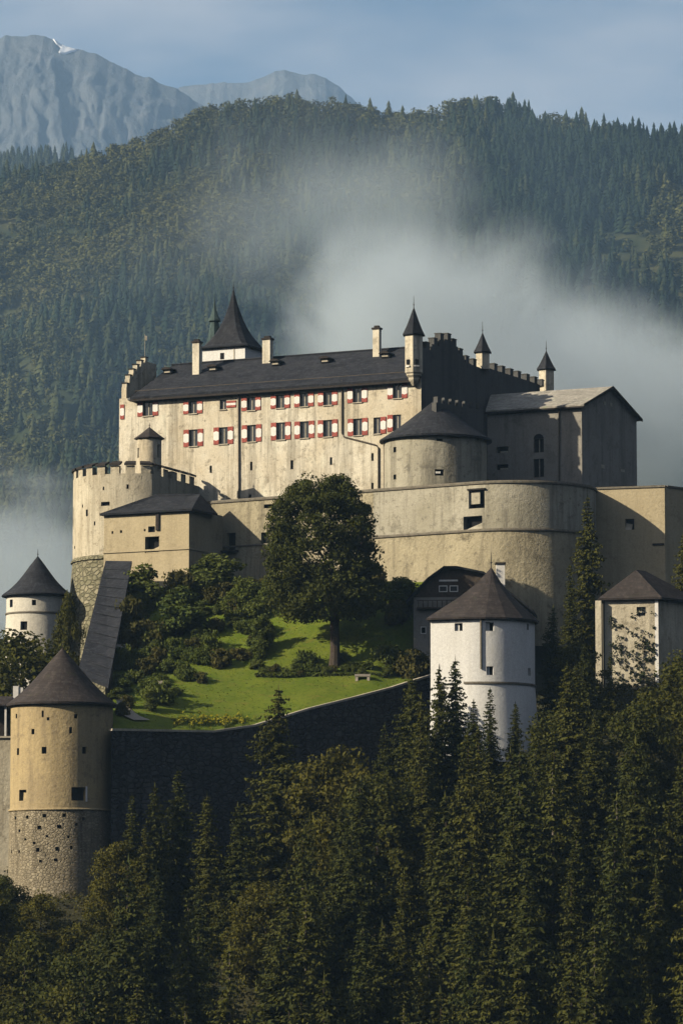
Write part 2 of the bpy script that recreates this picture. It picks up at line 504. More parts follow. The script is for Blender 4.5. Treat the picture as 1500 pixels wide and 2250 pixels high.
# forested ridge behind: from Y 1850 at the foot to the crest near Y 3000
RPX = [-400, 0, 100, 180, 300, 420, 520, 650, 760, 850, 975, 995, 1100, 1200, 1350, 1500, 1900]
RPY = [420, 388, 372, 345, 312, 245, 222, 215, 226, 250, 243, 217, 222, 256, 276, 302, 380]
CREST = 3000.0
def ridge_z(x, Y):
    """ground height of the wooded hill"""
    x = np.asarray(x, float); Y = np.asarray(Y, float)
    px = 750 + x / CREST * FPX
    crest_z = CAMZ + (HOR - np.interp(px, RPX, RPY)) / FPX * CREST
    foot_z = 20.0
    t = np.clip((Y - 1500) / (CREST - 1500), 0, 1.35)
    up = foot_z + (crest_z - foot_z) * np.minimum(t, 1) ** 1.12
    und = (fbm(x / 170. + 9, Y / 260., 4, 21) - .5) * 150 * np.clip(t * 3, 0, 1) * np.clip((1 - t) * 3.2, 0, 1)
    back = np.where(t > 1, (t - 1) * -700, 0)
    return up + und + back
gx, gy = np.meshgrid(np.linspace(-700, 700, 120), np.linspace(1450, 3500, 150))
grid_mesh('wooded_hill', gx, gy, ridge_z(gx, gy), M['far_slope'])

# unseen slopes beside and behind the viewer, added to block low sky light
def sky_block_side(name, path, depth, top, seed):
    pth = [Vector((a, b, 0)) for a, b in path]; n = 60; m_ = 14
    X = np.zeros((n, m_)); Yg = np.zeros((n, m_)); Z = np.zeros((n, m_))
    for i in range(n):
        f_ = i / (n - 1) * (len(pth) - 1); k_ = min(int(f_), len(pth) - 2); q = pth[k_].lerp(pth[k_ + 1], f_ - k_)
        d_ = (pth[k_ + 1] - pth[k_]).normalized(); nn = Vector((d_.y, -d_.x, 0))
        for j in range(m_):
            t_ = j / (m_ - 1); w_ = q + nn * depth * t_
            X[i, j], Yg[i, j] = w_.x, w_.y
            Z[i, j] = top * t_ ** .9 * (.8 + .4 * float(fbm(np.array([i / 7.]), np.array([t_ * 2.]), 3, seed)[0]))
    grid_mesh(name, X, Yg, Z, M['far_slope'])
sky_block_side('sky_block_slope', [(-650, 1300), (-600, 500), (-600, -250)], 800, 430, 3)
sky_block_side('sky_block_slope', [(600, -250), (560, 500), (620, 1300)], 800, 560, 4)
sky_block_side('sky_block_slope', [(-1300, -150), (0, -170), (1300, -150)], 700, 400, 5)

# a lower wooded spur, bluish, far left
def spur_z(x, Y):
    c = CAMZ + (HOR - 335) / FPX * 4600.
    return c - np.abs(Y - 4600) * .45 - np.maximum(0, np.asarray(x) + 350) * .28 + (fbm(np.asarray(x) / 120., np.asarray(Y) / 200., 4, 40) - .5) * 60
gx, gy = np.meshgrid(np.linspace(-900, 300, 90), np.linspace(3900, 5200, 60))
grid_mesh('far_spur', gx, gy, spur_z(gx, gy), M['far_slope'])

def mountain(name, pxs, pys, Y0, width, seed, slope=.75, rough=1.0):
    """a rock face under a crest line given where it stands, at distance Y0"""
    nx, ny = 420, 220
    x = np.linspace(width[0], width[1], nx)
    v = np.linspace(-500, 2600, ny)                       # metres in front of the crest
    X, Vv = np.meshgrid(x, v)
    crest = CAMZ + (HOR - np.interp(750 + x / Y0 * FPX, pxs, pys)) / FPX * Y0
    crest = crest + (fbm(x / 60., x * 0, 4, seed) - .5) * 35 * rough
    base = np.where(Vv > 0, Vv * slope, -Vv * .9)
    rid = 1 - np.abs(fbm(X / 240. + fbm(X / 300., Vv / 300., 3, seed + 9) * 1.2, Vv / 650., 7, seed + 3, .62) * 2 - 1)
    Z = crest[None, :] - base + (rid - .6) * np.clip(np.abs(Vv) / 250., 0, 1) * 110 * rough
    return grid_mesh(name, X, Y0 - Vv, np.maximum(Z, 5), M['rock']), x, crest
mt, mx_, mc_ = mountain('mountain', [-600, -200, 0, 60, 110, 160, 215, 300, 380, 440, 600, 900], [175, 82, 52, 50, 55, 77, 98, 135, 157, 200, 325, 700], 9000, (-1400, 250), 60)
mountain('mountain', [200, 330, 385, 470, 550, 590, 630, 690, 740, 780, 830, 1000], [230, 180, 166, 156, 150, 136, 127, 136, 156, 195, 250, 500], 11000, (-900, 600), 75, .7, .7)
# old snow in a hollow below the crest
mb = MB()
dg_pts = [(114, 84), (130, 86), (146, 94), (166, 102), (178, 110), (160, 114), (142, 120), (128, 116), (134, 106), (122, 96)]
bpy.context.view_layer.update()
deps = bpy.context.evaluated_depsgraph_get()
def drape(o, px, py):
    d = ray(px, py).normalized()
    ok, loc, nor, idx = o.ray_cast(Vector((0, 0, CAMZ)), d)
    return (loc, nor) if ok else (None, None)
def snow_patch(pts, n=9):
    cx = sum(p[0] for p in pts) / len(pts); cy_ = sum(p[1] for p in pts) / len(pts)
    rings = []
    for k in range(n + 1):
        s = k / n; ring = []
        for i in range(len(pts)):
            for q in range(3):
                a = pts[i]; b = pts[(i + 1) % len(pts)]
                x = a[0] + (b[0] - a[0]) * q / 3; y = a[1] + (b[1] - a[1]) * q / 3
                for dn in range(0, 40, 2):
                    loc, nor = drape(mt, cx + (x - cx) * s, cy_ + (y - cy_) * s + dn)
                    if loc is not None and loc.y < 9400: break
                if loc is None: return
                ring.append(loc + Vector((0, -1, .6)) * (3.5 if k < n else -4))
        rings.append(ring)
    m = MB()
    for k in range(n):
        L = len(rings[k])
        for i in range(L):
            m.face([rings[k][i], rings[k][(i + 1) % L], rings[k + 1][(i + 1) % L], rings[k + 1][i]], 0, True)
    tag(m.build('snow_field', M['snow'], None, True), None, kind='structure')
snow_patch(dg_pts)

# ------------------------------------------------------------------ garden ground
NP = [(150, 1606, 417.5), (245, 1606, 421), (360, 1608, 425), (470, 1610, 428.5), (560, 1597, 431.5), (680, 1560, 435.5), (780, 1535, 439), (860, 1514, 442), (960, 1482, 446), (1010, 1470, 448)]
def n_edge(px):
    a = np.array(NP); return float(np.interp(px, a[:, 0], a[:, 1])), float(np.interp(px, a[:, 0], a[:, 2]))
def garden_rows(px):
    ny, nY = n_edge(px)
    bx = np.interp(px, [150, 440, 1043, 1100], [471, 470, 455, 455])     # ground meets the curtain wall
    return [(1278, bx + 3), (1330, bx - 4), (1352, bx - 6.5), (1462, max(448., nY + 7)), (1482, max(445.5, nY + 5)), (ny + 1, nY + .35)]
def garden_Y(px, py):
    r = garden_rows(px)
    return float(np.interp(py, [a for a, b in r], [b for a, b in r]))
def G(px, py):
    """ground point of the garden seen at a photo pixel"""
    return P(px, py, garden_Y(px, py))
cols = np.linspace(248, 1000, 66)
rows = []
for px in cols:
    ny, nY = n_edge(px)
    pys = np.concatenate([np.linspace(1278, 1352, 8), np.linspace(1358, 1462, 12), np.linspace(1468, 1482, 3), np.linspace(1488, ny + 1, 12)])
    rows.append([G(px, q) for q in pys])
A = np.array(rows)
grid_mesh('lawn', A[:, :, 0], A[:, :, 1], A[:, :, 2] + (fbm(A[:, :, 0] / 3., A[:, :, 1] / 3., 3, 3) - .5) * .35, M['lawn'])

# ------------------------------------------------------------------ castle helpers
TANF = .476
TF = (1.0, -TANF)                                   # along the palace front, towards the near corner
TE = Vector((TANF, 1.0, 0)).normalized()            # away from the camera, along the east wall
def rect(face, px, py, wpx, hpx):
    """an opening of pixel size w x h centred on a pixel, in wall coordinates (u0,u1,z0,z1)"""
    u0, _ = face.uz(px - wpx / 2, py); u1, _ = face.uz(px + wpx / 2, py)
    _, z0 = face.uz(px, py + hpx / 2); _, z1 = face.uz(px, py - hpx / 2)
    return [u0, u1, z0, z1]
def bars(mb, face, u0, u1, z0, z1, d, w, t, mat=0):
    """a rectangular frame of four bars butted end to end"""
    def bar(a0, a1, b0, b1):
        mb.box(face.pt((a0 + a1) / 2, (b0 + b1) / 2, d), face.T * ((a1 - a0) / 2), face.N * t, Vector((0, 0, (b1 - b0) / 2)), mat)
    bar(u0, u0 + w, z0, z1); bar(u1 - w, u1, z0, z1); bar(u0 + w, u1 - w, z0, z0 + w); bar(u0 + w, u1 - w, z1 - w, z1)
def shutter(face, u0, u1, z0, z1, parent, horiz=False):
    """a red leaf with a white wedge band, standing off the wall"""
    mb = MB(); d0, d1 = .03, .10
    H = z1 - z0; w = u1 - u0
    if horiz: lev = [(0, .33, 0), (.33, .67, 1), (.67, 1, 0)]
    else: lev = None
    def quad(pts, mat):
        mb.face([face.pt(u, z, d1) for u, z in pts], mat)
    if horiz:
        for a, b, m in lev: quad([(u0, z0 + H * a), (u1, z0 + H * a), (u1, z0 + H * b), (u0, z0 + H * b)], m)
    else:
        um = (u0 + u1) / 2; zm = (z0 + z1) / 2
        lo, hi, mid = z0 + H * .28, z0 + H * .72, H * .06
        quad([(u0, z0), (u1, z0), (u1, lo), (um, lo - mid), (u0, lo)], 0)
        quad([(u0, lo), (um, lo - mid), (u1, lo), (u1, hi), (um, hi + mid), (u0, hi)], 1)
        quad([(u0, hi), (um, hi + mid), (u1, hi), (u1, z1), (u0, z1)], 0)
    ring = [(u0, z0), (u1, z0), (u1, z1), (u0, z1)]
    for i in range(4):
        a, b = ring[i], ring[(i + 1) % 4]
        mb.face([face.pt(*a, d1), face.pt(*a, d0), face.pt(*b, d0), face.pt(*b, d1)], 0)
    mb.face([face.pt(u, z, d0) for u, z in ring[::-1]], 0)
    return mb.build('shutter', [M['red'], M['paint_white']], parent)
def window(face, hole, root, depth=.35, shut='both', mull=True, fmat='paint_white', sw=.62, sill=True):
    u0, u1, z0, z1 = hole[:4]
    mb = MB()
    bars(mb, face, u0, u1, z0, z1, -depth + .06, .07, .05)
    if mull:
        um = (u0 + u1) / 2
        mb.box(face.pt(um, (z0 + z1) / 2, -depth + .06), face.T * .05, face.N * .045, Vector((0, 0, (z1 - z0) / 2 - .07)))
    o = mb.build('window', M[fmat], root)
    parts = [(u0 + .07, (u0 + u1) / 2 - .05), ((u0 + u1) / 2 + .05, u1 - .07)] if mull else [(u0 + .07, u1 - .07)]
    for a, b in parts:
        m2 = MB(); m2.box(face.pt((a + b) / 2, (z0 + z1) / 2, -depth + .04), face.T * ((b - a) / 2), face.N * .012, Vector((0, 0, (z1 - z0) / 2 - .07)))
        m2.build('pane', M['glass'], o)
    m3 = MB(); m3.box(face.pt((u0 + u1) / 2, (z0 + z1) / 2, -depth - .02), face.T * ((u1 - u0) / 2 + .03), face.N * .015, Vector((0, 0, (z1 - z0) / 2 + .03)))
    m3.build('backing', M['opening'], o)
    if sill:
        m4 = MB(); m4.box(face.pt((u0 + u1) / 2, z0 - .06, .06), face.T * ((u1 - u0) / 2 + .08), face.N * .09, Vector((0, 0, .055)))
        m4.build('sill', M['stone_trim'], o)
    H = z1 - z0
    if shut in ('both', 'left'): shutter(face, u0 - sw - .03, u0 - .03, z0 - .02, z1 + .02, o)
    if shut in ('both', 'right'): shutter(face, u1 + .03, u1 + .03 + sw, z0 - .02, z1 + .02, o)
    if shut == 'flat': shutter(face, u1 + .04, u1 + .04 + 1.35, z0 + H * .15, z1 - H * .15, o, True)
    return o
def dark_hole(face, hole, root, name='embrasure', depth=.5, mat='opening'):
    u0, u1, z0, z1 = hole[:4]
    d = hole[4] if len(hole) > 4 else depth
    m = MB(); m.box(face.pt((u0 + u1) / 2, (z0 + z1) / 2, -d - .01), face.T * ((u1 - u0) / 2 + .03), face.N * .02, Vector((0, 0, (z1 - z0) / 2 + .03)))
    return m.build(name, M[mat], root)
class Cyl:
    """a round wall: u is metres along the arc from the point nearest the camera, to the right; radius may follow height"""
    def __init__(s, px, py, Y, R, rad=None):
        s.c = P(px, py, Y); s.R = R; s.rad = rad or (lambda z: R)
    def pt(s, u, z, d=0.0):
        a = u / s.R; r = s.rad(z) + d
        return Vector((s.c.x + r * math.sin(a), s.c.y - r * math.cos(a), z))
    def uz(s, px, py):
        x = hit(px, py, s.c, Vector((0, 1, 0))).x - s.c.x
        a = math.asin(max(-.999, min(.999, x / s.R)))
        z = hit(px, py, Vector((0, s.c.y - s.R * math.cos(a), 0)), Vector((0, 1, 0))).z
        return a * s.R, z
def c_rect(c, px, py, wpx, hpx):
    u, z = c.uz(px, py); k = mpp(c.c.y)
    return [u - wpx * k / 2, u + wpx * k / 2, z - hpx * k / 2, z + hpx * k / 2]
def c_hole(c, h, root, name='embrasure', depth=.6, mat='opening'):
    d = h[4] if len(h) > 4 else depth
    m = MB(); n = 4
    for i in range(n):
        a = h[0] - .03 + (h[1] - h[0] + .06) * i / n; b = h[0] - .03 + (h[1] - h[0] + .06) * (i + 1) / n
        m.face([c.pt(a, h[2] - .03, -d - .01), c.pt(b, h[2] - .03, -d - .01), c.pt(b, h[3] + .03, -d - .01), c.pt(a, h[3] + .03, -d - .01)])
    return m.build(name, M[mat], root)
def frange(a, b, step):
    n = max(1, int(math.ceil((b - a) / step))); return [a + (b - a) * i / n for i in range(n + 1)]
def cone_roof(c, z0, z1, r0, root, mat='roof', flare=.5, seg=40, a0=0., a1=2 * math.pi, knob=True, eave=.16, sx=1., name='roof'):
    """bell-cast cone with an eave edge and soffit"""
    m = MB(); prof = [(r0 - .55, z0 + .02), (r0, z0 - .02), (r0, z0 + eave)]
    n = 10
    for i in range(1, n + 1):
        t_ = i / n
        prof.append((max(.03, r0 * ((1 - t_) * (1 - flare * t_ * (1 - t_)))), z0 + eave + (z1 - z0 - eave) * t_))
    m.lathe((c.x, c.y), prof, seg, a0, a1)
    o = m.build(name, M[mat], root)
    return o
def finial(root, p, h, mat='iron'):
    m = MB(); m.tube([p, (p[0], p[1], p[2] + h)], [.06, .025], 6)
    m.lathe((p[0], p[1]), [(.0, p[2] + h * .35), (.14, p[2] + h * .42), (.0, p[2] + h * .5)], 8)
    return m.build('finial', M[mat], root)
# ================================================================== PALACE
F = Face(925, 900, 476, TF)                       # south front, u = 0 at the near corner
E = Face(925, 900, 476, (TE.x, TE.y))             # east wall, u grows away from the camera
uL = F.uz(262, 900)[0]
z_eave = F.uz(890, 832)[1]
Z0 = 48 + 40.
palace = thing('palace', 'long cream palace with slate roof and two rows of red and white shutters', 'castle', F.pt(uL / 2, Z0))
upper = [(325, 897, 25, 33, 'both'), (424, 895, 21, 27, 'both'), (490, 889, 17, 21, 'flat'), (552, 887, 21, 29, 'both'), (616, 882, 21, 29, 'both'),
         (668, 878, 21, 30, 'both'), (720, 875, 21, 30, 'both'), (785, 867, 22, 34, 'both'), (873, 858, 22, 34, 'both')]
lower = [(425, 962, 22, 37, 'both'), (491, 957, 22, 37, 'both'), (553, 952, 22, 37, 'both'), (617, 947, 22, 38, 'both'), (669, 944, 22, 37, 'both'),
         (720, 941, 22, 37, 'both'), (786, 938, 22, 37, 'both'), (828, 935, 18, 36, 'right'), (872, 929, 20, 36, 'left')]
holes = []
wins = []
for px, py, w, h, s in upper + lower:
    r = rect(F, px, py, w * .86, h); holes.append(r + [.35]); wins.append((r, s))
slits = [(463, 1031, 5, 16), (552, 1024, 5, 19), (549, 1093, 6, 14), (641, 1021, 6, 20), (727, 1013, 5, 17), (818, 1004, 5, 17), (818, 1068, 5, 15)]
sl = [rect(F, *q) for q in slits]
mb = MB()
mb.wall(F.pt, frange(uL, 0, 2.5), frange(Z0, z_eave, 2.5), holes + [r + [.3] for r in sl], .35)
# west end, north side and the floor under the roof, so that no light leaks in
DEEP = 37.0
zl = z_eave
wl_ = F.pt(uL, 0); 
def up(p, z): return Vector((p.x, p.y, z))
bl = wl_ + TE * DEEP; br = F.pt(0, 0) + TE * DEEP
mb.face([up(wl_, Z0), up(wl_, zl), up(bl, zl), up(bl, Z0)])
mb.face([up(bl, Z0), up(bl, zl), up(br, zl), up(br, Z0)])
mb.build('wall', M['palace'], palace)
for r, s in wins: window(F, r, palace, .35, s, True, 'stone_trim', .74)
for r in sl: dark_hole(F, r, palace, 'arrow_slit', .3)
# a lone shutter swung open at the west corner
u_, z_ = F.uz(269, 905)
shutter(F, u_ - .3, u_ + .28, z_ - .95, z_ + .95, palace)

# roof: front slope, west hip, north slope
RID = 9.5                                           # ridge this far behind the front
ridge_face_o = F.pt(0, 0, -RID)
def on_ridge(px, py): return hit(px, py, ridge_face_o, F.N)
zr = (on_ridge(420, 796).z + on_ridge(885, 760).z) / 2
zr -= .25; rw = up(on_ridge(378, 800), zr); re = up(F.pt(-.85, 0, -RID), zr)
ew = up(F.pt(F.uz(292, 866)[0], 0, .75), z_eave - .05); ee = up(F.pt(-.85, 0, .75), z_eave - .05)
nw = up(F.pt(uL + .9, 0, -2 * RID), z_eave); ne = up(F.pt(-.85, 0, -2 * RID), z_eave)
th = Vector((0, 0, -.28))
mb = MB()
mb.prism([ew, ee, re, rw], th)
mb.prism([ne, nw, rw, re], th)
rf = mb.build('roof', M['roof'], palace)
mb = MB(); mb.prism([nw, up(F.pt(uL + 1.0, 0, -.2), z_eave + .02), ew, rw], th)
mb.build('roof_hip', M['hip'], rf)
# dark fascia under the eave and a snow rail above it
mb = MB(); mb.box((ew + ee) / 2 + Vector((0, 0, -.42)), (ee - ew) / 2, F.N * .10, Vector((0, 0, .13)))
mb.build('gutter', M['trim_dark'], rf)
sl_n = (ee - ew).cross(re - ee).normalized()
if sl_n.z < 0: sl_n = -sl_n
rail0 = ew.lerp(rw, .13); rail1 = ee.lerp(re, .13)
mb = MB()
mb.tube([rail0 + sl_n * .3, rail1 + sl_n * .3], .045, 5)
for i in range(13): 
    q = rail0.lerp(rail1, i / 12.); mb.tube([q - sl_n * .1, q + sl_n * .3], .035, 4)
mb.build('snow_rail', M['gutter'], rf)
mb = MB(); mb.tube([rw + Vector((0, 0, .05)), re + Vector((0, 0, .05))], .16, 6); mb.build('ridge_cap', M['roof'], rf)
for px, py in [(370, 815), (470, 809), (607, 797), (716, 791), (848, 780)]:
    q = hit(px, py + 6, ew, sl_n)
    d = MB()
    Tm, Nm = F.T, F.N
    # eyebrow dormer: cheeks, curved hood, front
    pts = [(-.62, 0), (.62, 0), (.62, .42), (.36, .66), (0, .74), (-.36, .66), (-.62, .42)]
    front = [q + Tm * a + Vector((0, 0, b)) + Nm * .35 for a, b in pts]
    d.prism(front, -Nm * 2.2)
    do = d.build('dormer', M['roof'], rf)
    g = MB(); g.box(q + Nm * .38 + Vector((0, 0, .30)), Tm * .42, Nm * .02, Vector((0, 0, .20))); g.build('pane', M['stone_trim'], rf)
    h_ = MB(); h_.prism([q + Tm * a * 1.25 + Vector((0, 0, b * 1.0 + .07)) + Nm * .75 for a, b in pts[2:]], -Nm * 2.0); h_.build('dormer_hood', M['trim_dark'], rf)
def chimney(px, py_top, py_bot, w, back, cap=True):
    o = F.pt(0, 0, -back); q = hit(px, py_top, o, F.N); b = hit(px, py_bot, o, F.N)
    hw = w * mpp(q.y) / 2 / .9
    m = MB(); m.box(Vector((q.x, q.y, (q.z + b.z - 1.5) / 2)), F.T * hw, TE * hw * .8, Vector((0, 0, (q.z - b.z + 1.5) / 2)))
    c = m.build('chimney', M['palace'], palace)
    m = MB(); m.box(Vector((q.x, q.y, q.z + .12)), F.T * (hw + .12), TE * (hw * .8 + .12), Vector((0, 0, .11)))
    m.box(Vector((q.x, q.y, q.z + .37)), F.T * (hw * .7), TE * (hw * .55), Vector((0, 0, .13)))
    m.build('cap', M['trim_dark'], c)
chimney(433, 754, 812, 15, 6.0); chimney(588, 747, 799, 17, 8.2); chimney(828, 724, 775, 14, 7.6)
# downpipes
def wall_pipe(face, pts, root, r=.085, off=.14, mat='gutter'):
    m = MB(); m.tube([face.pt(*face.uz(a, b), off) for a, b in pts], r, 6)
    return m.build('downpipe', M[mat], root)
wall_pipe(F, [(525, 852), (526, 1120)], palace, .11)
wall_pipe(F, [(752, 836), (752, 952), (756, 960), (826, 978), (832, 984), (832, 1100)], palace, .10)

# west crow-stepped gable
Wf = Face(262, 900, F.pt(uL, 0).y, (TE.x, TE.y))
mb = MB(); prev = None
steps = [(268, 842), (275, 824), (283, 811), (291, 801), (300, 792), (309, 785)]
for i, (px, py) in enumerate(steps):
    u, z = Wf.uz(px, py)
    s0 = u - .1; s1 = (Wf.uz(steps[i + 1][0], py)[0] - .1) if i + 1 < len(steps) else u + 3.0
    c = Wf.pt((s0 + s1) / 2, 0, .35)
    mb.box(Vector((c.x, c.y, (z_eave - 1 + z - .55) / 2)), Wf.T * ((s1 - s0) / 2 - .002), Wf.N * .35, Vector((0, 0, (z - .55 - z_eave + 1) / 2)))
gab = mb.build('stepped_gable', M['palace'], palace)
for i, (px, py) in enumerate(steps):
    u, z = Wf.uz(px, py); c = Wf.pt(u + .3, 0, .35)
    m = MB(); m.box(Vector((c.x, c.y, z - .3)), Wf.T * .3, Wf.N * .34, Vector((0, 0, .255)))
    o = m.build('merlon', M['palace'], gab)
    m = MB(); m.box(Vector((c.x, c.y, z + .02)), Wf.T * .40, Wf.N * .42, Vector((0, 0, .06))); m.build('merlon_cap', M['trim_dark'], gab)
mb = MB(); pu, pz = Wf.uz(309, 785); q = Wf.pt(pu + .5, pz, .35)
mb.tube([q, q + Vector((0, 0, 3.1))], .03, 5); mb.box(q + Vector((.12, 0, 2.6)), (.16, 0, 0), (0, .01, 0), (0, 0, .3)); mb.build('weather_vane', M['stone_trim'], gab)

# east wall with battlements
mer = [(940, 753), (957, 744), (971, 734), (987, 734), (999, 746), (1013, 767), (1027, 783), (1043, 790), (1089, 804), (1106, 808), (1124, 815), (1141, 819), (1160, 823), (1177, 828), (1194, 833)]
mu = [E.uz(px, py) for px, py in mer]
prof = []
for i, (u, z) in enumerate(mu):
    z = z if i < 8 else sum(q[1] for q in mu[8:]) / len(mu[8:])
    mu[i] = (u, z)
us_ = [u for u, z in mu]
bounds = [0.0] + [(us_[i] + us_[i + 1]) / 2 for i in range(len(us_) - 1)] + [DEEP]
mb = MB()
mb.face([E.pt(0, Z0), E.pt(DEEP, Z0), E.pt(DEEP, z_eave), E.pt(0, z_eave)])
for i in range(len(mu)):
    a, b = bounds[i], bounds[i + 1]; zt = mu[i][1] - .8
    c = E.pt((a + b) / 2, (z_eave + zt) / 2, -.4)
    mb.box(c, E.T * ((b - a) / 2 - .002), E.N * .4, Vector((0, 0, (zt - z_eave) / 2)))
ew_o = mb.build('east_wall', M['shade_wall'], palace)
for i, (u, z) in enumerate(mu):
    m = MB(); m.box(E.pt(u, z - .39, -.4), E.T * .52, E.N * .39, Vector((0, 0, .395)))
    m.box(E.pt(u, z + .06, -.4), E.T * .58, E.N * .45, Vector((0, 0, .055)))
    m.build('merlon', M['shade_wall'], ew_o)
# corner turret and the two wall turrets
def turret(px, py_body, Y, rpx, py_eave, py_bot, py_apex, py_tip, root, mat, corbel=True, seg=6, rot=-.12):
    c = P(px, py_body, Y); k = mpp(Y); r = rpx * k
    ze = P(px, py_eave, Y).z; zb = P(px, py_bot, Y).z; za = P(px, py_apex, Y).z; zt = P(px, py_tip, Y).z
    m = MB(); prof = [(r, zb), (r, ze)]
    if corbel: prof = [(.25, zb - 1.7), (r * .55, zb - 1.1), (r * .62, zb - .95), (r * .62, zb - .7), (r * .85, zb - .45), (r * .85, zb - .25), (r, zb - .1)] + prof
    m.lathe((c.x, c.y), prof, seg, rot=rot)
    o = m.build('turret', M[mat], root)
    m = MB(); n = 8
    pr = [(r * .8, ze), (r + .32, ze - .02), (r + .32, ze + .1)]
    for i in range(1, n + 1):
        t_ = i / n; pr.append((max(.02, (r + .32) * (1 - t_) * (1 - .35 * t_ * (1 - t_))), ze + .1 + (za - ze - .1) * t_))
    m.lathe((c.x, c.y), pr, seg, rot=rot); m.build('turret_roof', M['roof'], o)
    mm = MB(); mm.tube([(c.x, c.y, za - .2), (c.x, c.y, zt)], [.055, .02], 5); mm.lathe((c.x, c.y), [(0, za + .15), (.13, za + .28), (0, za + .41)], 6); mm.build('finial', M['iron'], o)
    return o, c, r
tu, tc, tr = turret(909, 780, 476.0, 21.5, 737, 818, 674, 650, palace, 'palace')
# small windows and a bracket shelf on the corner turret
for a in (-.75, .30):
    m = MB(); dirv = Vector((math.sin(a), -math.cos(a), 0)); tv = Vector((math.cos(a), math.sin(a), 0))
    q = Vector((tc.x, tc.y, P(909, 797, 476).z)) + dirv * (tr * .93)
    m.box(q, tv * .22, dirv * .06, Vector((0, 0, .3))); m.build('turret_window', M['opening'], tu)
    m = MB(); m.box(q + Vector((0, 0, -.55)), tv * .30, dirv * .10, Vector((0, 0, .08))); m.build('turret_sill', M['paint_white'], tu)
turret(1060, 790, 476 + E.uz(1060, 800)[0] * E.T.y, 16.5, 775, 812, 730, 706, palace, 'palace', False)
turret(1200, 835, 476 + E.uz(1200, 840)[0] * E.T.y - .3, 18.5, 813, 872, 770, 748, palace, 'palace', False)

# ================================================================== lower battlemented parapet, in the shade before the east wall
Q = Face(958, 880, 473.0, (1.0, 1.15))
zq = Q.uz(965, 878)[1]
uq1 = Q.uz(1062, 900)[0]
par = thing('parapet_wall', 'low battlemented wall in shade between the half-round tower and the east wall', 'wall', Q.pt(uq1 / 2, zq - 8))
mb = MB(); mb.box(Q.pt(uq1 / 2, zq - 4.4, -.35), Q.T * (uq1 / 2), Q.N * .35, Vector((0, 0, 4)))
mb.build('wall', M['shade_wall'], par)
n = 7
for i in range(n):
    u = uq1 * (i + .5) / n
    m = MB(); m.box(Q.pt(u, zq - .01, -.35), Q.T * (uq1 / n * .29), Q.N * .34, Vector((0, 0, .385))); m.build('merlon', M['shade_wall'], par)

# ================================================================== bell tower and copper turret behind the roof
bc = P(538, 780, 503)
bt = thing('bell_tower', 'white square lantern tower under a tall swept slate spire behind the roof', 'tower', up(bc, z_eave))
a_ = bc; b_ = a_ - F.T * 6.3; c_ = b_ + TE * 5.6; d_ = a_ + TE * 5.6
zt = P(538, 759, 503).z; z_ridge_b = z_eave - 1
mb = MB()
ring = [b_, a_, d_, c_]
for i in range(4):
    p_, q_ = ring[i], ring[(i + 1) % 4]
    mb.face([up(p_, z_ridge_b), up(q_, z_ridge_b), up(q_, zt), up(p_, zt)])
mb.build('wall', M['white'], bt)
FB = Face(538, 780, 503, TF)
m = MB(); qu = FB.uz(488, 782); m.lathe((0, 0), [(0, 0)], 4)
m = MB(); m.box(FB.pt(qu[0], qu[1], .01), FB.T * .28, FB.N * .03, Vector((0, 0, .42))); m.build('louvre', M['opening'], bt)
m = MB(); m.box(FB.pt(-1.6, (zt + z_ridge_b) / 2, .03), FB.T * .07, FB.N * .03, Vector((0, 0, (zt - z_ridge_b) / 2))); m.build('corner_strip', M['stone_trim'], bt)
ctr = (a_ + c_) / 2
apz = P(505, 622, 503).z
mb = MB(); hx, hy = 3.15 + .5, 2.8 + .5
prof = [(1.0, zt - .05), (1.0, zt + .12), (.86, P(505, 752, 503).z), (.70, P(505, 738, 503).z), (.55, P(505, 724, 503).z), (.42, P(505, 708, 503).z), (.315, P(505, 692, 503).z), (.225, P(505, 675, 503).z), (.14, P(505, 658, 503).z), (.075, P(505, 642, 503).z), (.03, P(505, 628, 503).z), (.005, apz)]
def sq(s, z, ch=.30):
    out = []
    for x, y in ((-1, -1 + ch), (-1 + ch, -1), (1 - ch, -1), (1, -1 + ch), (1, 1 - ch), (1 - ch, 1), (-1 + ch, 1), (-1, 1 - ch)):
        v = ctr + F.T * (x * hx * s) + TE * (y * hy * s); out.append(Vector((v.x, v.y, z)))
    return out
mb.face(sq(1.0, zt - .05, .06)[::-1])
for k in range(len(prof) - 1):
    r0 = sq(prof[k][0], prof[k][1], .06 + .05 * min(k, 8)); r1 = sq(prof[k + 1][0], prof[k + 1][1], .06 + .05 * min(k + 1, 8))
    for i in range(8): mb.face([r0[i], r0[(i + 1) % 8], r1[(i + 1) % 8], r1[i]])
mb.build('roof', M['roof'], bt)
finial(bt, (ctr.x, ctr.y, apz - .4), 1.2)
sc_ = P(471, 720, 512)
st = thing('roof_turret', 'small green copper turret with a needle spire behind the bell tower', 'turret', up(sc_, z_eave))
k = mpp(512)
mb = MB(); mb.lathe((sc_.x, sc_.y), [(13 * k, z_eave), (13 * k, P(471, 735, 512).z), (9 * k, P(471, 706, 512).z)], 8); mb.build('drum', M['copper'], st)
mb = MB(); mb.lathe((sc_.x, sc_.y), [(8 * k, P(0, 707, 512).z), (14 * k, P(0, 706, 512).z), (13.5 * k, P(0, 703, 512).z), (8.5 * k, P(0, 693, 512).z), (5 * k, P(0, 683, 512).z), (2.6 * k, P(0, 672, 512).z), (1.2 * k, P(0, 660, 512).z), (.3 * k, P(0, 645, 512).z)], 8)
mb.build('spire', M['copper'], st)

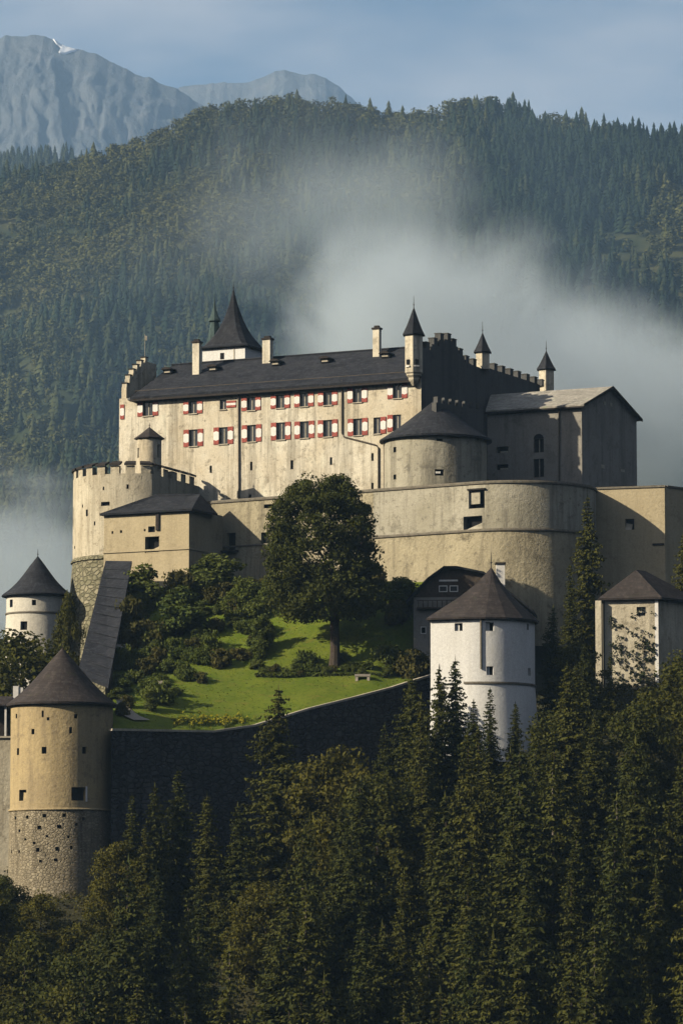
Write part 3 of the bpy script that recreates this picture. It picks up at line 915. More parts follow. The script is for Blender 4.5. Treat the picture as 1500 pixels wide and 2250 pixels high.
# ================================================================== half-round tower with cone roof
Hc = Cyl(957, 1000, 475.5, 6.35)
zH0 = P(957, 1130, 470).z; zHe = P(957, 964, 470).z + .3
ht = thing('half_round_tower', 'half-round plaster tower with a low slate cone at the palace corner', 'tower', (Hc.c.x, Hc.c.y, zH0))
hh = [c_rect(Hc, 866, 988, 10, 12), c_rect(Hc, 866, 1048, 10, 11), c_rect(Hc, 963, 966, 14, 6), c_rect(Hc, 962, 1038, 20, 14)]
mb = MB(); mb.wall(Hc.pt, frange(-9.5, 11, .5), frange(zH0, zHe, 1.5), [h + [.45] for h in hh], .45)
mb.build('wall', M['bastion'], ht, True)
for i, h in enumerate(hh): c_hole(Hc, h, ht, 'embrasure', .45)
m = MB(); h = hh[3]; m.box(Hc.pt(h[0] + .38, h[2] + .4, -.1), (.32, 0, 0), (0, .05, 0), (0, 0, .12)); m.build('embrasure_sill', M['paint_white'], ht)
za = P(955, 878, 475.5).z
cone_roof(Hc.c, zHe, za, 6.35 + .62, ht, 'roof', .22, 44, eave=.2)
wall_pipe(Hc, [(843, 975), (843, 1090)], ht, .08, .12, 'stone_trim')

# ================================================================== chapel house
gY = 476 + E.uz(1078, 900)[0] * E.T.y - 6.8
Gf = Face(1278, 980, gY - (1278 - 1078) * mpp(490) * TANF, TF)
uG0 = Gf.uz(1070, 900)[0]
zGe = Gf.uz(1275, 889)[1]; zG0 = zGe - 14
ch = thing('chapel_house', 'tall gabled chapel house with pale sheet roof and dark gable end', 'house', Gf.pt(uG0 / 2, zG0))
gh = [rect(Gf, 1183, 1028, 23, 40), rect(Gf, 1183, 979, 22, 30), rect(Gf, 1103, 988, 26, 14), rect(Gf, 1103, 1026, 26, 12)]
mb = MB(); mb.wall(Gf.pt, frange(uG0, 0, 2), frange(zG0, zGe, 2), [h + [.4] for h in gh], .4)
GG = Face(1278, 980, Gf.o.y, (1.0, 1.45))
uGr = GG.uz(1398, 930)[0]; 
zap = GG.uz(1336, 849)[1]; uap = uGr / 2
mb.face([GG.pt(0, zG0), GG.pt(uGr, zG0), GG.pt(uGr, zGe), GG.pt(uap, zap - .25), GG.pt(0, zGe)])
bk = GG.pt(uGr, 0); mb.face([up(bk, zG0), up(bk - Gf.T * 12, zG0), up(bk - Gf.T * 12, zGe), up(bk, zGe)])
mb.build('wall', M['grey_plaster'], ch)
for i, h in enumerate(gh):
    o = dark_hole(Gf, h, ch, 'window', .4)
    if i >= 2:
        m = MB(); m.box(Gf.pt((h[0] + h[1]) / 2 + .2, h[2] + .12, -.12), Gf.T * .5, Gf.N * .1, Vector((0, 0, .09))); m.build('sill', M['stone_trim'], o)
    else:
        m = MB(); um = (h[0] + h[1]) / 2; m.box(Gf.pt(um, (h[2] + h[3]) / 2, -.3), Gf.T * .05, Gf.N * .05, Vector((0, 0, (h[3] - h[2]) / 2))); m.build('mullion', M['stone_trim'], o)
# arch head over the upper window
h = gh[1]; m = MB(); um = (h[0] + h[1]) / 2; r_ = (h[1] - h[0]) / 2
m.prism([Gf.pt(um + r_ * math.cos(a), h[3] + .02 + r_ * .9 * math.sin(a), .012) for a in [math.pi * i / 10 for i in range(11)]], -Gf.N * .02); m.build('arch_head', M['opening'], ch)
m = MB(); q = Gf.uz(1183, 955); m.lathe((0, 0), [], 3)
for px, py, w, hgt in [(1328, 886, 5, 8), (1342, 889, 5, 8), (1324, 1025, 9, 8), (1367, 1034, 10, 6)]:
    u, z = GG.uz(px, py); m = MB(); m.box(GG.pt(u, z, .012), GG.T * (w * .05), GG.N * .02, Vector((0, 0, hgt * .028))); m.build('small_window', M['stone_trim'], ch)
# roof
ov = .55
e0 = Gf.pt(uG0, zGe - .05, ov); e1 = Gf.pt(0, zGe - .05, ov) + GG.N * ov
rp1 = GG.pt(uap, zap, ov); rp0 = rp1 - Gf.T * 17
f1 = GG.pt(uGr, zGe - .05, ov) + GG.T * .5 + Vector((0, 0, -.25)); f0 = f1 - Gf.T * 12
mb = MB(); mb.prism([e0, e1, rp1, rp0], (0, 0, -.22)); mb.prism([f1, f0, rp0 + F.T * 5, rp1], (0, 0, -.22))
gr = mb.build('roof', M['roof_grey'], ch)
mb = MB()
for a, b in ((e1, rp1), (rp1, f1)):
    mid = (a + b) / 2 + GG.N * .04; hv = (b - a) / 2; mb.box(mid + Vector((0, 0, -.14)), hv, GG.N * .05, Vector((0, 0, .18)))
mb.build('bargeboard', M['trim_dark'], gr)
mb = MB(); mb.box((e0 + e1) / 2 + Vector((0, 0, -.3)), (e1 - e0) / 2, Gf.N * .08, Vector((0, 0, .09))); mb.build('gutter', M['trim_dark'], gr)
wall_pipe(Gf, [(1229, 893), (1229, 1090)], ch, .10)

# ================================================================== great bastion and curtain wall
Bc = Cyl(1130, 1160, 468, 9.9, lambda z: 9.9)
zBt = P(1130, 1060, 458.2).z
zBm = P(1130, 1163, 458.2).z
zB0 = P(1130, 1420, 458).z
RB = 9.9
TANC = .62
phi = math.atan(TANC)
La = Vector((Bc.c.x - RB * math.sin(phi), Bc.c.y - RB * math.cos(phi), 0))
Cf = Face(0, 0, 400, (1.0, -TANC)); Cf.o = La.copy()
uC0 = Cf.uz(436, 1160)[0]
def bast(u, z, d=0.0):
    """curtain wall for u < 0, the round bastion after that"""
    fl = 0.055 * max(0.0, zBm - z)
    if u <= 0: return Cf.pt(u, z, d + fl)
    a = -phi + u / RB; r = RB + d + fl
    return Vector((Bc.c.x + r * math.sin(a), Bc.c.y - r * math.cos(a), z))
def b_uz(px, py):
    u, z = Cf.uz(px, py)
    if u <= 0: return u, z
    x = hit(px, py, Bc.c, Vector((0, 1, 0))).x - Bc.c.x
    a = math.asin(max(-.999, min(.999, x / RB))); z = hit(px, py, Vector((0, Bc.c.y - RB * math.cos(a), 0)), Vector((0, 1, 0))).z
    return (a + phi) * RB, z
def b_rect(px, py, w, h):
    u, z = b_uz(px, py); k = mpp(462); f_ = .85 if u < 0 else math.cos(-phi + u / RB)
    return [u - w * k / 2 / f_, u + w * k / 2 / f_, z - h * k / 2, z + h * k / 2]
ba = thing('bastion', 'huge curved artillery bastion with a moulding round it below the chapel house', 'bastion', (Bc.c.x, Bc.c.y, zB0))
cu = thing('curtain_wall', 'curtain wall with a dark doorway running behind the big tree', 'wall', Cf.pt(uC0 / 2, zB0))
USPLIT = Cf.uz(820, 1160)[0]
bh = [b_rect(1041, 1097, 34, 40), b_rect(1038, 1150, 40, 32)]
chs = [b_rect(508, 1190, 20, 40), b_rect(582, 1184, 18, 30), b_rect(592, 1112, 26, 9)]
mb = MB(); mb.wall(bast, frange(USPLIT, 0, 2) + frange(0, 26, .6), frange(zBm, zBt, 1.2), [h[:2] + [max(h[2], zBm + .02), h[3]] + [.9] for h in bh], .9)
mb.build('wall', M['bastion'], ba, True)
mb = MB(); mb.wall(bast, frange(USPLIT, 0, 2) + frange(0, 26, .6), frange(zB0, zBm, 1.2))
mb.build('lower_wall', M['bastion_low'], ba, True)
mb = MB(); mb.wall(bast, frange(uC0, USPLIT, 2), frange(zB0, zBt, 1.5), [h + [.5] for h in chs], .5)
mb.build('wall', M['bastion_low'], cu)
def strip(root, name, u0, u1, z, h, d0, d1, mat, step=.6):
    """a coping or moulding following the wall"""
    m = MB(); us = frange(u0, u1, step)
    prof = [(d0, z - h / 2), (d1, z - h / 2), (d1 + .03, z), (d1, z + h / 2), (d0, z + h / 2)]
    for i in range(len(us) - 1):
        for k in range(len(prof) - 1):
            (a, za_), (b, zb_) = prof[k], prof[k + 1]
            m.face([bast(us[i], za_, a), bast(us[i + 1], za_, a), bast(us[i + 1], zb_, b), bast(us[i], zb_, b)], 0, True)
    return m.build(name, M[mat], root)
strip(ba, 'coping', USPLIT, 26, zBt + .1, .34, -1.2, .16, 'moulding'); strip(cu, 'coping', uC0, USPLIT, zBt + .1, .34, -1.2, .16, 'moulding')
strip(ba, 'moulding', USPLIT, 26, zBm, .3, -.05, .18, 'moulding'); strip(cu, 'moulding', uC0, USPLIT, zBm, .22, -.05, .14, 'moulding')
# terrace behind the parapet
mb = MB(); mb.face([bast(u, zBt - 1.0, -1.2) for u in frange(uC0, 26, 2)] + [up(bast(26, 0) + Vector((2, 14, 0)), zBt - 1), up(bast(uC0, 0) + Vector((6, 16, 0)), zBt - 1)])
mb.build('terrace', M['grey_plaster'], ba)
def b_back(h, root, d, name='embrasure'):
    m = MB(); m.face([bast(h[0] - .03, h[2] - .03, -d - .01), bast(h[1] + .03, h[2] - .03, -d - .01), bast(h[1] + .03, h[3] + .03, -d - .01), bast(h[0] - .03, h[3] + .03, -d - .01)])
    return m.build(name, M['opening'], root)
for h in bh: b_back(h, ba, .9)
# a pale shutter board fills most of the upper gun port, a sloped sill the lower one
h = bh[0]; m = MB(); m.face([bast(h[0], h[2] + .55, -.28), bast(h[0] + (h[1] - h[0]) * .66, h[2] + .55, -.28), bast(h[0] + (h[1] - h[0]) * .66, h[3] - .1, -.28), bast(h[0], h[3] - .1, -.28)]); m.build('port_board', M['bastion'], ba)
h = bh[1]; m = MB()
m.prism([bast(h[0] + .0, h[2] + .0, .02), bast(h[1], h[2], .02), bast(h[1], h[2] + (h[3] - h[2]) * .62, -.75), bast(h[0], h[2] + .1, -.75)], (0, 0, -.05)); m.build('port_sill', M['bastion'], ba)
m = MB(); m.box(bast((bh[0][0] + bh[0][1]) / 2, bh[0][3] + .12, .06), Cf.T * ((bh[0][1] - bh[0][0]) / 2 + .15), Cf.N * .12, Vector((0, 0, .09))); m.build('port_lintel', M['trim_dark'], ba)
b_back(chs[0], cu, .5, 'doorway'); b_back(chs[1], cu, .5, 'window'); b_back(chs[2], cu, .5, 'slot')
h = chs[0]; m = MB(); m.box(bast((h[0] + h[1]) / 2, h[2] - .15, .45), Cf.T * 1.15, Cf.N * .5, Vector((0, 0, .10))); m.build('door_ledge', M['trim_dark'], cu)
m = MB(); m.box(bast(h[0] - .85, h[2] - .55, .1), Cf.T * .35, Cf.N * .2, Vector((0, 0, .3))); m.build('corbel', M['stone_trim'], cu)

# ================================================================== right-hand outer wall
Rf = Face(1460, 1120, 466, (1.0, -.28))
uR0 = Rf.uz(1285, 1120)[0]; zRt = Rf.uz(1458, 1070)[1]; zR0 = zRt - 22
rw_ = thing('outer_wall', 'tall sunlit outer wall crossed by a diagonal shadow', 'wall', Rf.pt(uR0 / 2, zR0))
rh = [rect(Rf, 1383, 1152, 20, 24)]
mb = MB(); mb.wall(Rf.pt, frange(uR0, 0, 2), frange(zR0, zRt, 2), [h + [.7] for h in rh], .7)
R2 = Face(1460, 1120, 466, (1.0, .95))
mb.wall(R2.pt, frange(0, 14, 2), frange(zR0, zRt, 2))
mb.build('wall', M['annex'], rw_)
for h in rh: dark_hole(Rf, h, rw_, 'embrasure', .7)
m = MB(); h = rh[0]; m.prism([Rf.pt(h[0], h[2], .0), Rf.pt(h[0] + .8, h[2], .0), Rf.pt(h[0] + .8, h[2] + .7, -.6), Rf.pt(h[0], h[2] + .9, -.6)], (0, 0, -.04)); m.build('embrasure_splay', M['stone_trim'], rw_)
m = MB(); m.box((Rf.pt(uR0, zRt + .1, -.35) + Rf.pt(0, zRt + .1, -.35)) / 2, Rf.T * (-uR0 / 2 + .1), Rf.N * .5, Vector((0, 0, .12)))
m.build('coping', M['moulding'], rw_)
m = MB(); m.box(R2.pt(7, zRt + .1, -.35), R2.T * 6.6, R2.N * .5, Vector((0, 0, .118))); m.build('coping', M['moulding'], rw_)
m = MB(); u, z = Rf.uz(1446, 1196); m.box(Rf.pt(u, z, .08), Rf.T * .7, Rf.N * .1, Vector((0, 0, .1))); m.build('ledge', M['trim_dark'], rw_)
# ================================================================== battlemented round keep on the west
Tc = P(300, 1120, 484); RT = 8.0
zTt = P(300, 1040, 476).z                      # crenel level
zTl = P(300, 1222, 476).z                      # ledge over the battered base
zT0 = P(300, 1600, 474).z
ang1 = math.asin((P(333, 1100, 476.2).x - Tc.x) / RT)
arc = frange(-2.6, ang1, .12)
corner = Vector((Tc.x + RT * math.sin(ang1), Tc.y - RT * math.cos(ang1), 0))
Ff = F.pt(F.uz(437, 1080)[0], 0)
flankT = (Ff - corner); flankL = flankT.length; flankT.normalize(); flankN = Vector((flankT.y, -flankT.x, 0))
arcL = RT * (ang1 + 2.6)
def keep(u, z, d=0.0):
    """round side for u < arcL, straight flank after"""
    fl = .075 * max(0., zTl - z)
    if u <= arcL:
        a = -2.6 + u / RT; r = RT + d + fl
        return Vector((Tc.x + r * math.sin(a), Tc.y - r * math.cos(a), z))
    p_ = corner + flankT * (u - arcL) + flankN * d
    return Vector((p_.x, p_.y, z))
def k_uz(px, py):
    x = hit(px, py, Tc, Vector((0, 1, 0))).x - Tc.x
    a = math.asin(max(-.999, min(.999, x / RT))); z = hit(px, py, Vector((0, Tc.y - RT * math.cos(a), 0)), Vector((0, 1, 0))).z
    return (a + 2.6) * RT, z
kp = thing('round_keep', 'round battlemented keep of mottled plaster on a mossy battered base', 'tower', (Tc.x, Tc.y, zT0))
kh = []
for px, py, w, h in [(197, 1127, 7, 15), (235, 1073, 4, 8), (288, 1069, 5, 10), (239, 1107, 22, 9), (167, 1203, 8, 7), (215, 1150, 4, 9), (187, 1112, 4, 7), (163, 1135, 8, 44)]:
    u, z = k_uz(px, py); k = mpp(477); kh.append([u - w * k / 2, u + w * k / 2, z - h * k / 2, z + h * k / 2, .4])
mb = MB(); mb.wall(keep, frange(0, arcL, .35) + frange(arcL, arcL + flankL, 3), frange(zTl, zTt, 1.2), kh, .4)
mb.build('wall', M['tower_plaster'], kp)
for h in kh:
    m = MB(); m.face([keep(h[0] - .02, h[2] - .02, -.41), keep(h[1] + .02, h[2] - .02, -.41), keep(h[1] + .02, h[3] + .02, -.41), keep(h[0] - .02, h[3] + .02, -.41)]); m.build('loophole', M['opening'], kp)
mb = MB(); mb.wall(keep, frange(0, arcL, .5), frange(zT0, zTl, 1.0)); mb.build('battered_base', M['base_stone'], kp, True)
# the ledge between them
m = MB(); us = frange(0, arcL, .5)
for i in range(len(us) - 1):
    pr = [(.02, zTl - .25), (.22, zTl - .22), (.2, zTl + .02), (.0, zTl + .3)]
    for k_ in range(3):
        m.face([keep(us[i], pr[k_][1], pr[k_][0]), keep(us[i + 1], pr[k_][1], pr[k_][0]), keep(us[i + 1], pr[k_ + 1][1], pr[k_ + 1][0]), keep(us[i], pr[k_ + 1][1], pr[k_ + 1][0])], 0, True)
m.build('ledge', M['base_stone'], kp)
# merlons with dark shingle caps, all the way round
def merlon(u, w, h, root, mat='tower_plaster', d0=0.0, th=.7):
    m = MB(); n = 2
    a, b = u - w / 2, u + w / 2
    lo = [keep(a, zTt - .01, d0), keep(b, zTt - .01, d0), keep(b, zTt - .01, -th), keep(a, zTt - .01, -th)]
    hi = [Vector((p.x, p.y, zTt + h)) for p in lo]
    for i in range(4): m.face([lo[i], lo[(i + 1) % 4], hi[(i + 1) % 4], hi[i]])
    m.face(hi); o = m.build('merlon', M[mat], root)
    m = MB(); c0 = [keep(a - .14, zTt, d0 + .22), keep(b + .14, zTt, d0 + .22), keep(b + .14, zTt, -th - .2), keep(a - .14, zTt, -th - .2)]
    z1 = zTt + h; lo = [up(c0[0], z1), up(c0[1], z1), up(c0[2], z1 + .42), up(c0[3], z1 + .42)]; hi = [p + Vector((0, 0, .26)) for p in lo]
    for i in range(4): m.face([lo[i], lo[(i + 1) % 4], hi[(i + 1) % 4], hi[i]])
    m.face(hi); m.face(lo[::-1]); m.build('merlon_cap', M['trim_dark'], o)
un = arcL - .75
while un > .8:
    merlon(un, 1.15, 1.0, kp); un -= 1.95
un = arcL + 1.5
while un < arcL + flankL - .4:
    merlon(un, 1.5, 1.0, kp); un += 2.6
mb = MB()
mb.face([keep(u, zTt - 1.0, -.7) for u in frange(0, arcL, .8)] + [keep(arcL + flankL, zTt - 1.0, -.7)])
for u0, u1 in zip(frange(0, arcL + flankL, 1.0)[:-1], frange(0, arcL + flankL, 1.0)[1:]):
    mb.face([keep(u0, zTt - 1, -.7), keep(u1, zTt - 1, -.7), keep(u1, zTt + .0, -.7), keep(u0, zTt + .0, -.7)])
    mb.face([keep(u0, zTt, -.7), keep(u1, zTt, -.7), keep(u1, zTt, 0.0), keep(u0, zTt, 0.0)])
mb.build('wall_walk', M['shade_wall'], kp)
# stair turret on its platform
tc2 = P(328, 990, 480.5); k = mpp(480.5)
tt = thing('stair_turret', 'little turret with pointed roof on top of the round keep', 'turret', (tc2.x, tc2.y, zTt - 1))
Sc = Cyl(328, 990, 480.5, 27 * k)
zse = P(328, 965, 480.5).z
sh = [c_rect(Sc, 350, 991, 10, 29), c_rect(Sc, 304, 995, 8, 22)]
mb = MB(); mb.wall(Sc.pt, frange(-math.pi * Sc.R, math.pi * Sc.R, Sc.R * math.pi / 12), frange(zTt - 1.0, zse, 1.5), [h + [.3] for h in sh], .3); mb.build('wall', M['palace'], tt, True)
for h in sh: c_hole(Sc, h, tt, 'opening', .3)
cone_roof(tc2, zse, P(328, 938, 480.5).z, 34 * k, tt, 'roof_brown', .2, 8, eave=.1)
finial(tt, (tc2.x, tc2.y, P(328, 939, 480.5).z), .6)

# ================================================================== annex block before the keep
Af = Face(415, 1200, 470, TF)
uA0 = Af.uz(228, 1200)[0]
zAe = Af.uz(415, 1117)[1]; zAm = Af.uz(415, 1205)[1]; zA0 = Af.uz(415, 1420)[1]
an = thing('annex', 'square ochre block with lean-to slate roof before the round keep', 'building', Af.pt(uA0 / 2, zA0))
ah = [rect(Af, 334, 1197, 31, 36) + [.9], rect(Af, 333, 1163, 15, 13) + [.5], rect(Af, 266, 1168, 5, 6) + [.2], rect(Af, 247, 1170, 4, 6) + [.2], rect(Af, 318, 1165, 4, 5) + [.2]]
mb = MB(); mb.wall(Af.pt, frange(uA0, 0, 2), frange(zA0, zAe, 2), ah, .5)
Aw = Face(415, 1200, 470, (TE.x, TE.y))
mb.wall(Aw.pt, frange(0, 9, 3), frange(zA0, zAe, 3))
lw = Af.pt(uA0, 0); mb.face([up(lw, zA0), up(lw, zAe), up(lw + TE * 4, zAe), up(lw + TE * 4, zA0)])
mb.build('wall', M['annex'], an)
for h in ah: dark_hole(Af, h, an, 'embrasure', h[4])
h = ah[0]; m = MB(); m.prism([Af.pt(h[0], h[2], 0.), Af.pt(h[1], h[2], 0.), Af.pt(h[1], h[2] + (h[3] - h[2]) * .5, -.8), Af.pt(h[0], h[2] + .12, -.8)], (0, 0, -.05)); m.build('embrasure_splay', M['annex'], an)
m = MB(); m.box(Af.pt((uA0 + 0) / 2, zAm, .05), Af.T * (-uA0 / 2 + .1), Af.N * .1, Vector((0, 0, .10))); m.build('moulding', M['annex'], an)
m = MB(); m.box(Aw.pt(3, zAm, .05), Aw.T * 2.9, Aw.N * .1, Vector((0, 0, .098))); m.build('moulding', M['annex'], an)
m = MB(); us2, zz = Af.uz(347, 1145); m.box(Af.pt(us2, zz, .1), Af.T * .22, Af.N * .12, Vector((0, 0, 1.15))); m.build('drain_chute', M['trim_dark'], an)
q0 = Af.pt(uA0 - .35, zAe - .1, .5); q1 = Af.pt(.35, zAe - .1, .5) + Aw.N * .3; q2 = q1 + TE * 6.5 + F.T * .2
r0 = P(345, 1085, 476.5); r1 = up(P(440, 1085, 476.5), r0.z); q3 = up(lw + TE * 4.5, zAe - .1)
mb = MB(); th = Vector((0, 0, -.25))
mb.prism([q0, q1, r1, r0], th); mb.prism([q1, q2, r1], th); mb.prism([q0, r0, q3], th)
mb.build('roof', M['roof'], an)

# ================================================================== covered stair with the long sloping roof
z1 = P(258, 1231, 470.5).z
a0 = P(232, 1232, 471); a1 = P(290, 1233, 469.5); b0 = P(170, 1480, 438); b1 = P(238, 1506, 435.0)
cs = thing('covered_stair', 'long steep dark-roofed covered stair running down from the annex', 'stair', (b0 + b1) / 2 + Vector((0, 0, -4)))
mb = MB(); mb.prism([a0, a1, b1, b0], (0, 0, -.35)); ro = mb.build('roof', M['roof'], cs)
for f_ in (.08, .16, .24, .32, .40, .48, .56, .64, .72, .80, .88, .95):
    pa = a0.lerp(b0, f_); pb = a1.lerp(b1, f_); nn = (a1 - a0).cross(b0 - a0).normalized(); nn = nn if nn.z > 0 else -nn
    m = MB(); m.tube([pa + nn * .02, pb + nn * .02], .05, 5); m.build('roof_batten', M['roof'], ro)
ins = lambda p, q: p.lerp(q, .10)
A0, A1, B0, B1 = ins(a0, a1), ins(a1, a0), ins(b0, b1), ins(b1, b0)
mb = MB()
for t0, t1 in ((A1, B1), (B0, A0), (B1, B0), (A0, A1)):
    mb.face([t0 + Vector((0, 0, -.3)), t1 + Vector((0, 0, -.3)), up(t1, min(t1.z, B0.z) - 9), up(t0, min(t1.z, B0.z) - 9)])
mb.build('wall', M['base_stone'], cs)

# ================================================================== white tower at far left, behind
Lc = Cyl(82, 1340, 480, 3.85)
zL0 = P(80, 1520, 480).z; zLe = P(80, 1307, 477).z
lt = thing('white_round_tower', 'small white round tower with pointed slate cone beside the keep', 'tower', (Lc.c.x, Lc.c.y, zL0))
lh = [c_rect(Lc, 28, 1326, 12, 17), c_rect(Lc, 80, 1324, 9, 12), c_rect(Lc, 58, 1375, 16, 19)]
zLb = P(80, 1346, 477).z
Lc.rad = lambda z: 3.85 + .05 * max(0., zLb - z)
mb = MB(); mb.wall(Lc.pt, frange(-math.pi * 3.85, math.pi * 3.85, .5), frange(zL0, zLe, 1.), [h + [.4] for h in lh], .4); mb.build('wall', M['cream'], lt, True)
for h in lh: c_hole(Lc, h, lt, 'window', .4)
m = MB(); m.lathe((Lc.c.x, Lc.c.y), [(3.84, zLb - .1), (3.98, zLb - .1), (4.0, zLb), (3.98, zLb + .1), (3.84, zLb + .1)], 40); m.build('moulding', M['moulding'], lt)
cone_roof(Lc.c, zLe, P(93, 1222, 480).z, 4.45, lt, 'roof', .62, 40)
finial(lt, (Lc.c.x, Lc.c.y, P(93, 1226, 480).z), 1.1)

# ================================================================== big ochre round tower in front
KY = 425.0; k = mpp(KY); RK = 112 * k
zKe = P(135, 1546, KY - RK).z; zKb = P(135, 1779, KY - RK).z; zK0 = P(135, 1990, KY).z
Kc = Cyl(135, 1700, KY, RK, lambda z: RK + (0.0 if z > zKb else .05 + .012 * (zKb - z)))
kt = thing('ochre_round_tower', 'big ochre round tower with brown cone roof and rubble base in the foreground', 'tower', (Kc.c.x, Kc.c.y, zK0))
up_h = [(105, 1649, 11, 15), (45, 1652, 9, 15), (192, 1649, 11, 15), (102, 1569, 5, 14), (114, 1580, 6, 7), (174, 1574, 8, 9), (80, 1608, 8, 12), (163, 1605, 7, 14), (41, 1574, 7, 10), (180, 1745, 33, 29), (56, 1748, 24, 24)]
uh = [c_rect(Kc, *q) + [.55 if q[2] > 20 else .4] for q in up_h]
lo_h = [(40, 1798, 7, 7), (68, 1796, 7, 7), (106, 1793, 8, 8), (149, 1792, 8, 8), (95, 1819, 9, 8), (138, 1817, 9, 8), (50, 1826, 7, 6), (92, 1868, 8, 9), (134, 1866, 8, 9), (164, 1863, 6, 8), (31, 1872, 6, 7), (50, 1872, 6, 6), (84, 1853, 7, 5), (131, 1890, 8, 6), (175, 1812, 6, 6), (190, 1800, 7, 7), (98, 1893, 7, 6), (64, 1845, 6, 5), (112, 1838, 6, 5), (158, 1840, 6, 6)]
dh = [c_rect(Kc, *q) + [.35] for q in lo_h]
arcK = frange(-math.pi * RK, math.pi * RK, .5)
mb = MB(); mb.wall(Kc.pt, arcK, frange(zKb, zKe + .2, 1.2), uh, .4); mb.build('wall', M['ochre'], kt, True)
mb = MB(); mb.wall(Kc.pt, arcK, frange(zK0, zKb - .02, 1.0), dh, .35); mb.build('rubble_base', M['rubble'], kt, True)
m = MB(); m.lathe((Kc.c.x, Kc.c.y), [(RK - .05, zKb - .05), (RK + .16, zKb - .08), (RK + .2, zKb + .04), (RK + .14, zKb + .16), (RK - .05, zKb + .2)], 56); m.build('moulding', M['ochre'], kt, True)
for h in uh: c_hole(Kc, h, kt, 'embrasure', h[4])
for h in dh: c_hole(Kc, h, kt, 'putlog_hole', h[4])
h = uh[-1]; m = MB(); m.face([Kc.pt(h[0], h[2], -.45), Kc.pt(h[1], h[2], -.45), Kc.pt(h[1] - .2, h[3] - .35, -.5), Kc.pt(h[0], h[3] - .25, -.5)]); m.build('blocked_infill', M['ochre'], kt)
h = uh[-2]; m = MB(); m.box(Kc.pt(h[1] + .1, (h[2] + h[3]) / 2, .0), (.09, .05, 0), (0, .12, 0), (0, 0, (h[3] - h[2]) / 2 + .1)); m.build('white_jamb', M['paint_white'], kt)
ka = P(141, 1424, KY).z
ro = cone_roof(Kc.c, zKe, ka, 122 * k, kt, 'roof_brown', .42, 56, eave=.22)
finial(kt, (Kc.c.x, Kc.c.y, ka - .3), .9)

# wall stub and timber gallery left of it
LW = Face(-60, 1700, 430, (1.0, .0))
lwall = thing('ring_wall', 'pale stretch of ring wall at the edge beside the ochre tower', 'wall', P(-10, 1830, 430))
mb = MB(); u0, zt_ = LW.uz(-70, 1622); u1, _ = LW.uz(40, 1622); _, zb_ = LW.uz(0, 1990)
mb.wall(LW.pt, frange(u0, u1, 2), frange(zb_, zt_, 2)); mb.box(LW.pt((u0 + u1) / 2, (zb_ + zt_) / 2, -.8), LW.T * ((u1 - u0) / 2), LW.N * .3, Vector((0, 0, (zt_ - zb_) / 2)))
mb.build('wall', M['tower_plaster'], lwall)
m = MB(); m.box(LW.pt((u0 + u1) / 2, zt_ + .1, -.3), LW.T * ((u1 - u0) / 2), LW.N * .5, Vector((0, 0, .1))); m.build('coping', M['stone_trim'], lwall)
gal = thing('timber_gallery', 'dark timber gallery with pale posts on the ring wall', 'gallery', P(0, 1620, 430.5))
gz0 = zt_ + .2; gz1 = P(0, 1540, 430.5).z; gx0 = P(-70, 1600, 430.5).x; gx1 = P(20, 1600, 430.5).x
mb = MB(); mb.box(((gx0 + gx1) / 2, 431.6, (gz0 + gz1) / 2), ((gx1 - gx0) / 2, 0, 0), (0, .1, 0), (0, 0, (gz1 - gz0) / 2)); mb.build('back_wall', M['trim_dark'], gal)
mb = MB(); mb.prism([(gx0, 429.6, gz1 - .5), (gx1 + .3, 429.6, gz1 - .5), (gx1 + .3, 432, gz1 + .6), (gx0, 432, gz1 + .6)], (0, 0, -.15)); mb.build('roof', M['roof_brown'], gal)
for px in (12, -18, -48):
    x = P(px, 1600, 430).x; mb = MB(); mb.box((x, 430, (gz0 + gz1 - .5) / 2), (.11, 0, 0), (0, .11, 0), (0, 0, (gz1 - .5 - gz0) / 2)); mb.build('post', M['paint_white'], gal)
m = MB(); q = P(35, 1520, 432); m.box(q + Vector((0, 0, -1.0)), (.3, 0, 0), (0, .3, 0), (0, 0, 1.6)); m.box(q + Vector((.55, 0, .1)), (.24, 0, 0), (0, .2, 0), (0, 0, .35)); 
chm = tag(m.build('chimney', M['paint_white']), 'white chimney poking up behind the brown cone roof', 'chimney')

# ================================================================== garden retaining wall
nw_ = thing('retaining_wall', 'long dark retaining wall of the garden with pale coping', 'wall', P(550, 1800, 431))
pts = [P(a, b, c) for a, b, c in NP[1:]]
mb = MB(); cp = MB()
for i in range(len(pts) - 1):
    a, b = pts[i], pts[i + 1]
    dirv = (b - a); dirv.z = 0; nn = Vector((dirv.y, -dirv.x, 0)).normalized()
    mb.face([up(a, hill_z(a.x, a.y) - 8), up(b, hill_z(b.x, b.y) - 8), b + Vector((0, 0, .1)), a + Vector((0, 0, .1))], 0, True)
    cp.prism([a + nn * .16, b + nn * .16, b - nn * .55, a - nn * .55], (0, 0, .24))
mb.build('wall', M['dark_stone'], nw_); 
for i, (px, w_) in enumerate([(555, 10), (320, 8), (420, 8)]):
    ny, nY = n_edge(px); a = P(px, ny, nY); m = MB()
    m.prism([a + Vector((-.5, .3, -.2)), a + Vector((.5, .6, -.2)), a + Vector((.9, -.5, -14)), a + Vector((-.2, -1.1, -14))], (.0, .8, 0)); m.build('buttress', M['dark_stone'], nw_)
cp.build('coping', M['stone_trim'], nw_)

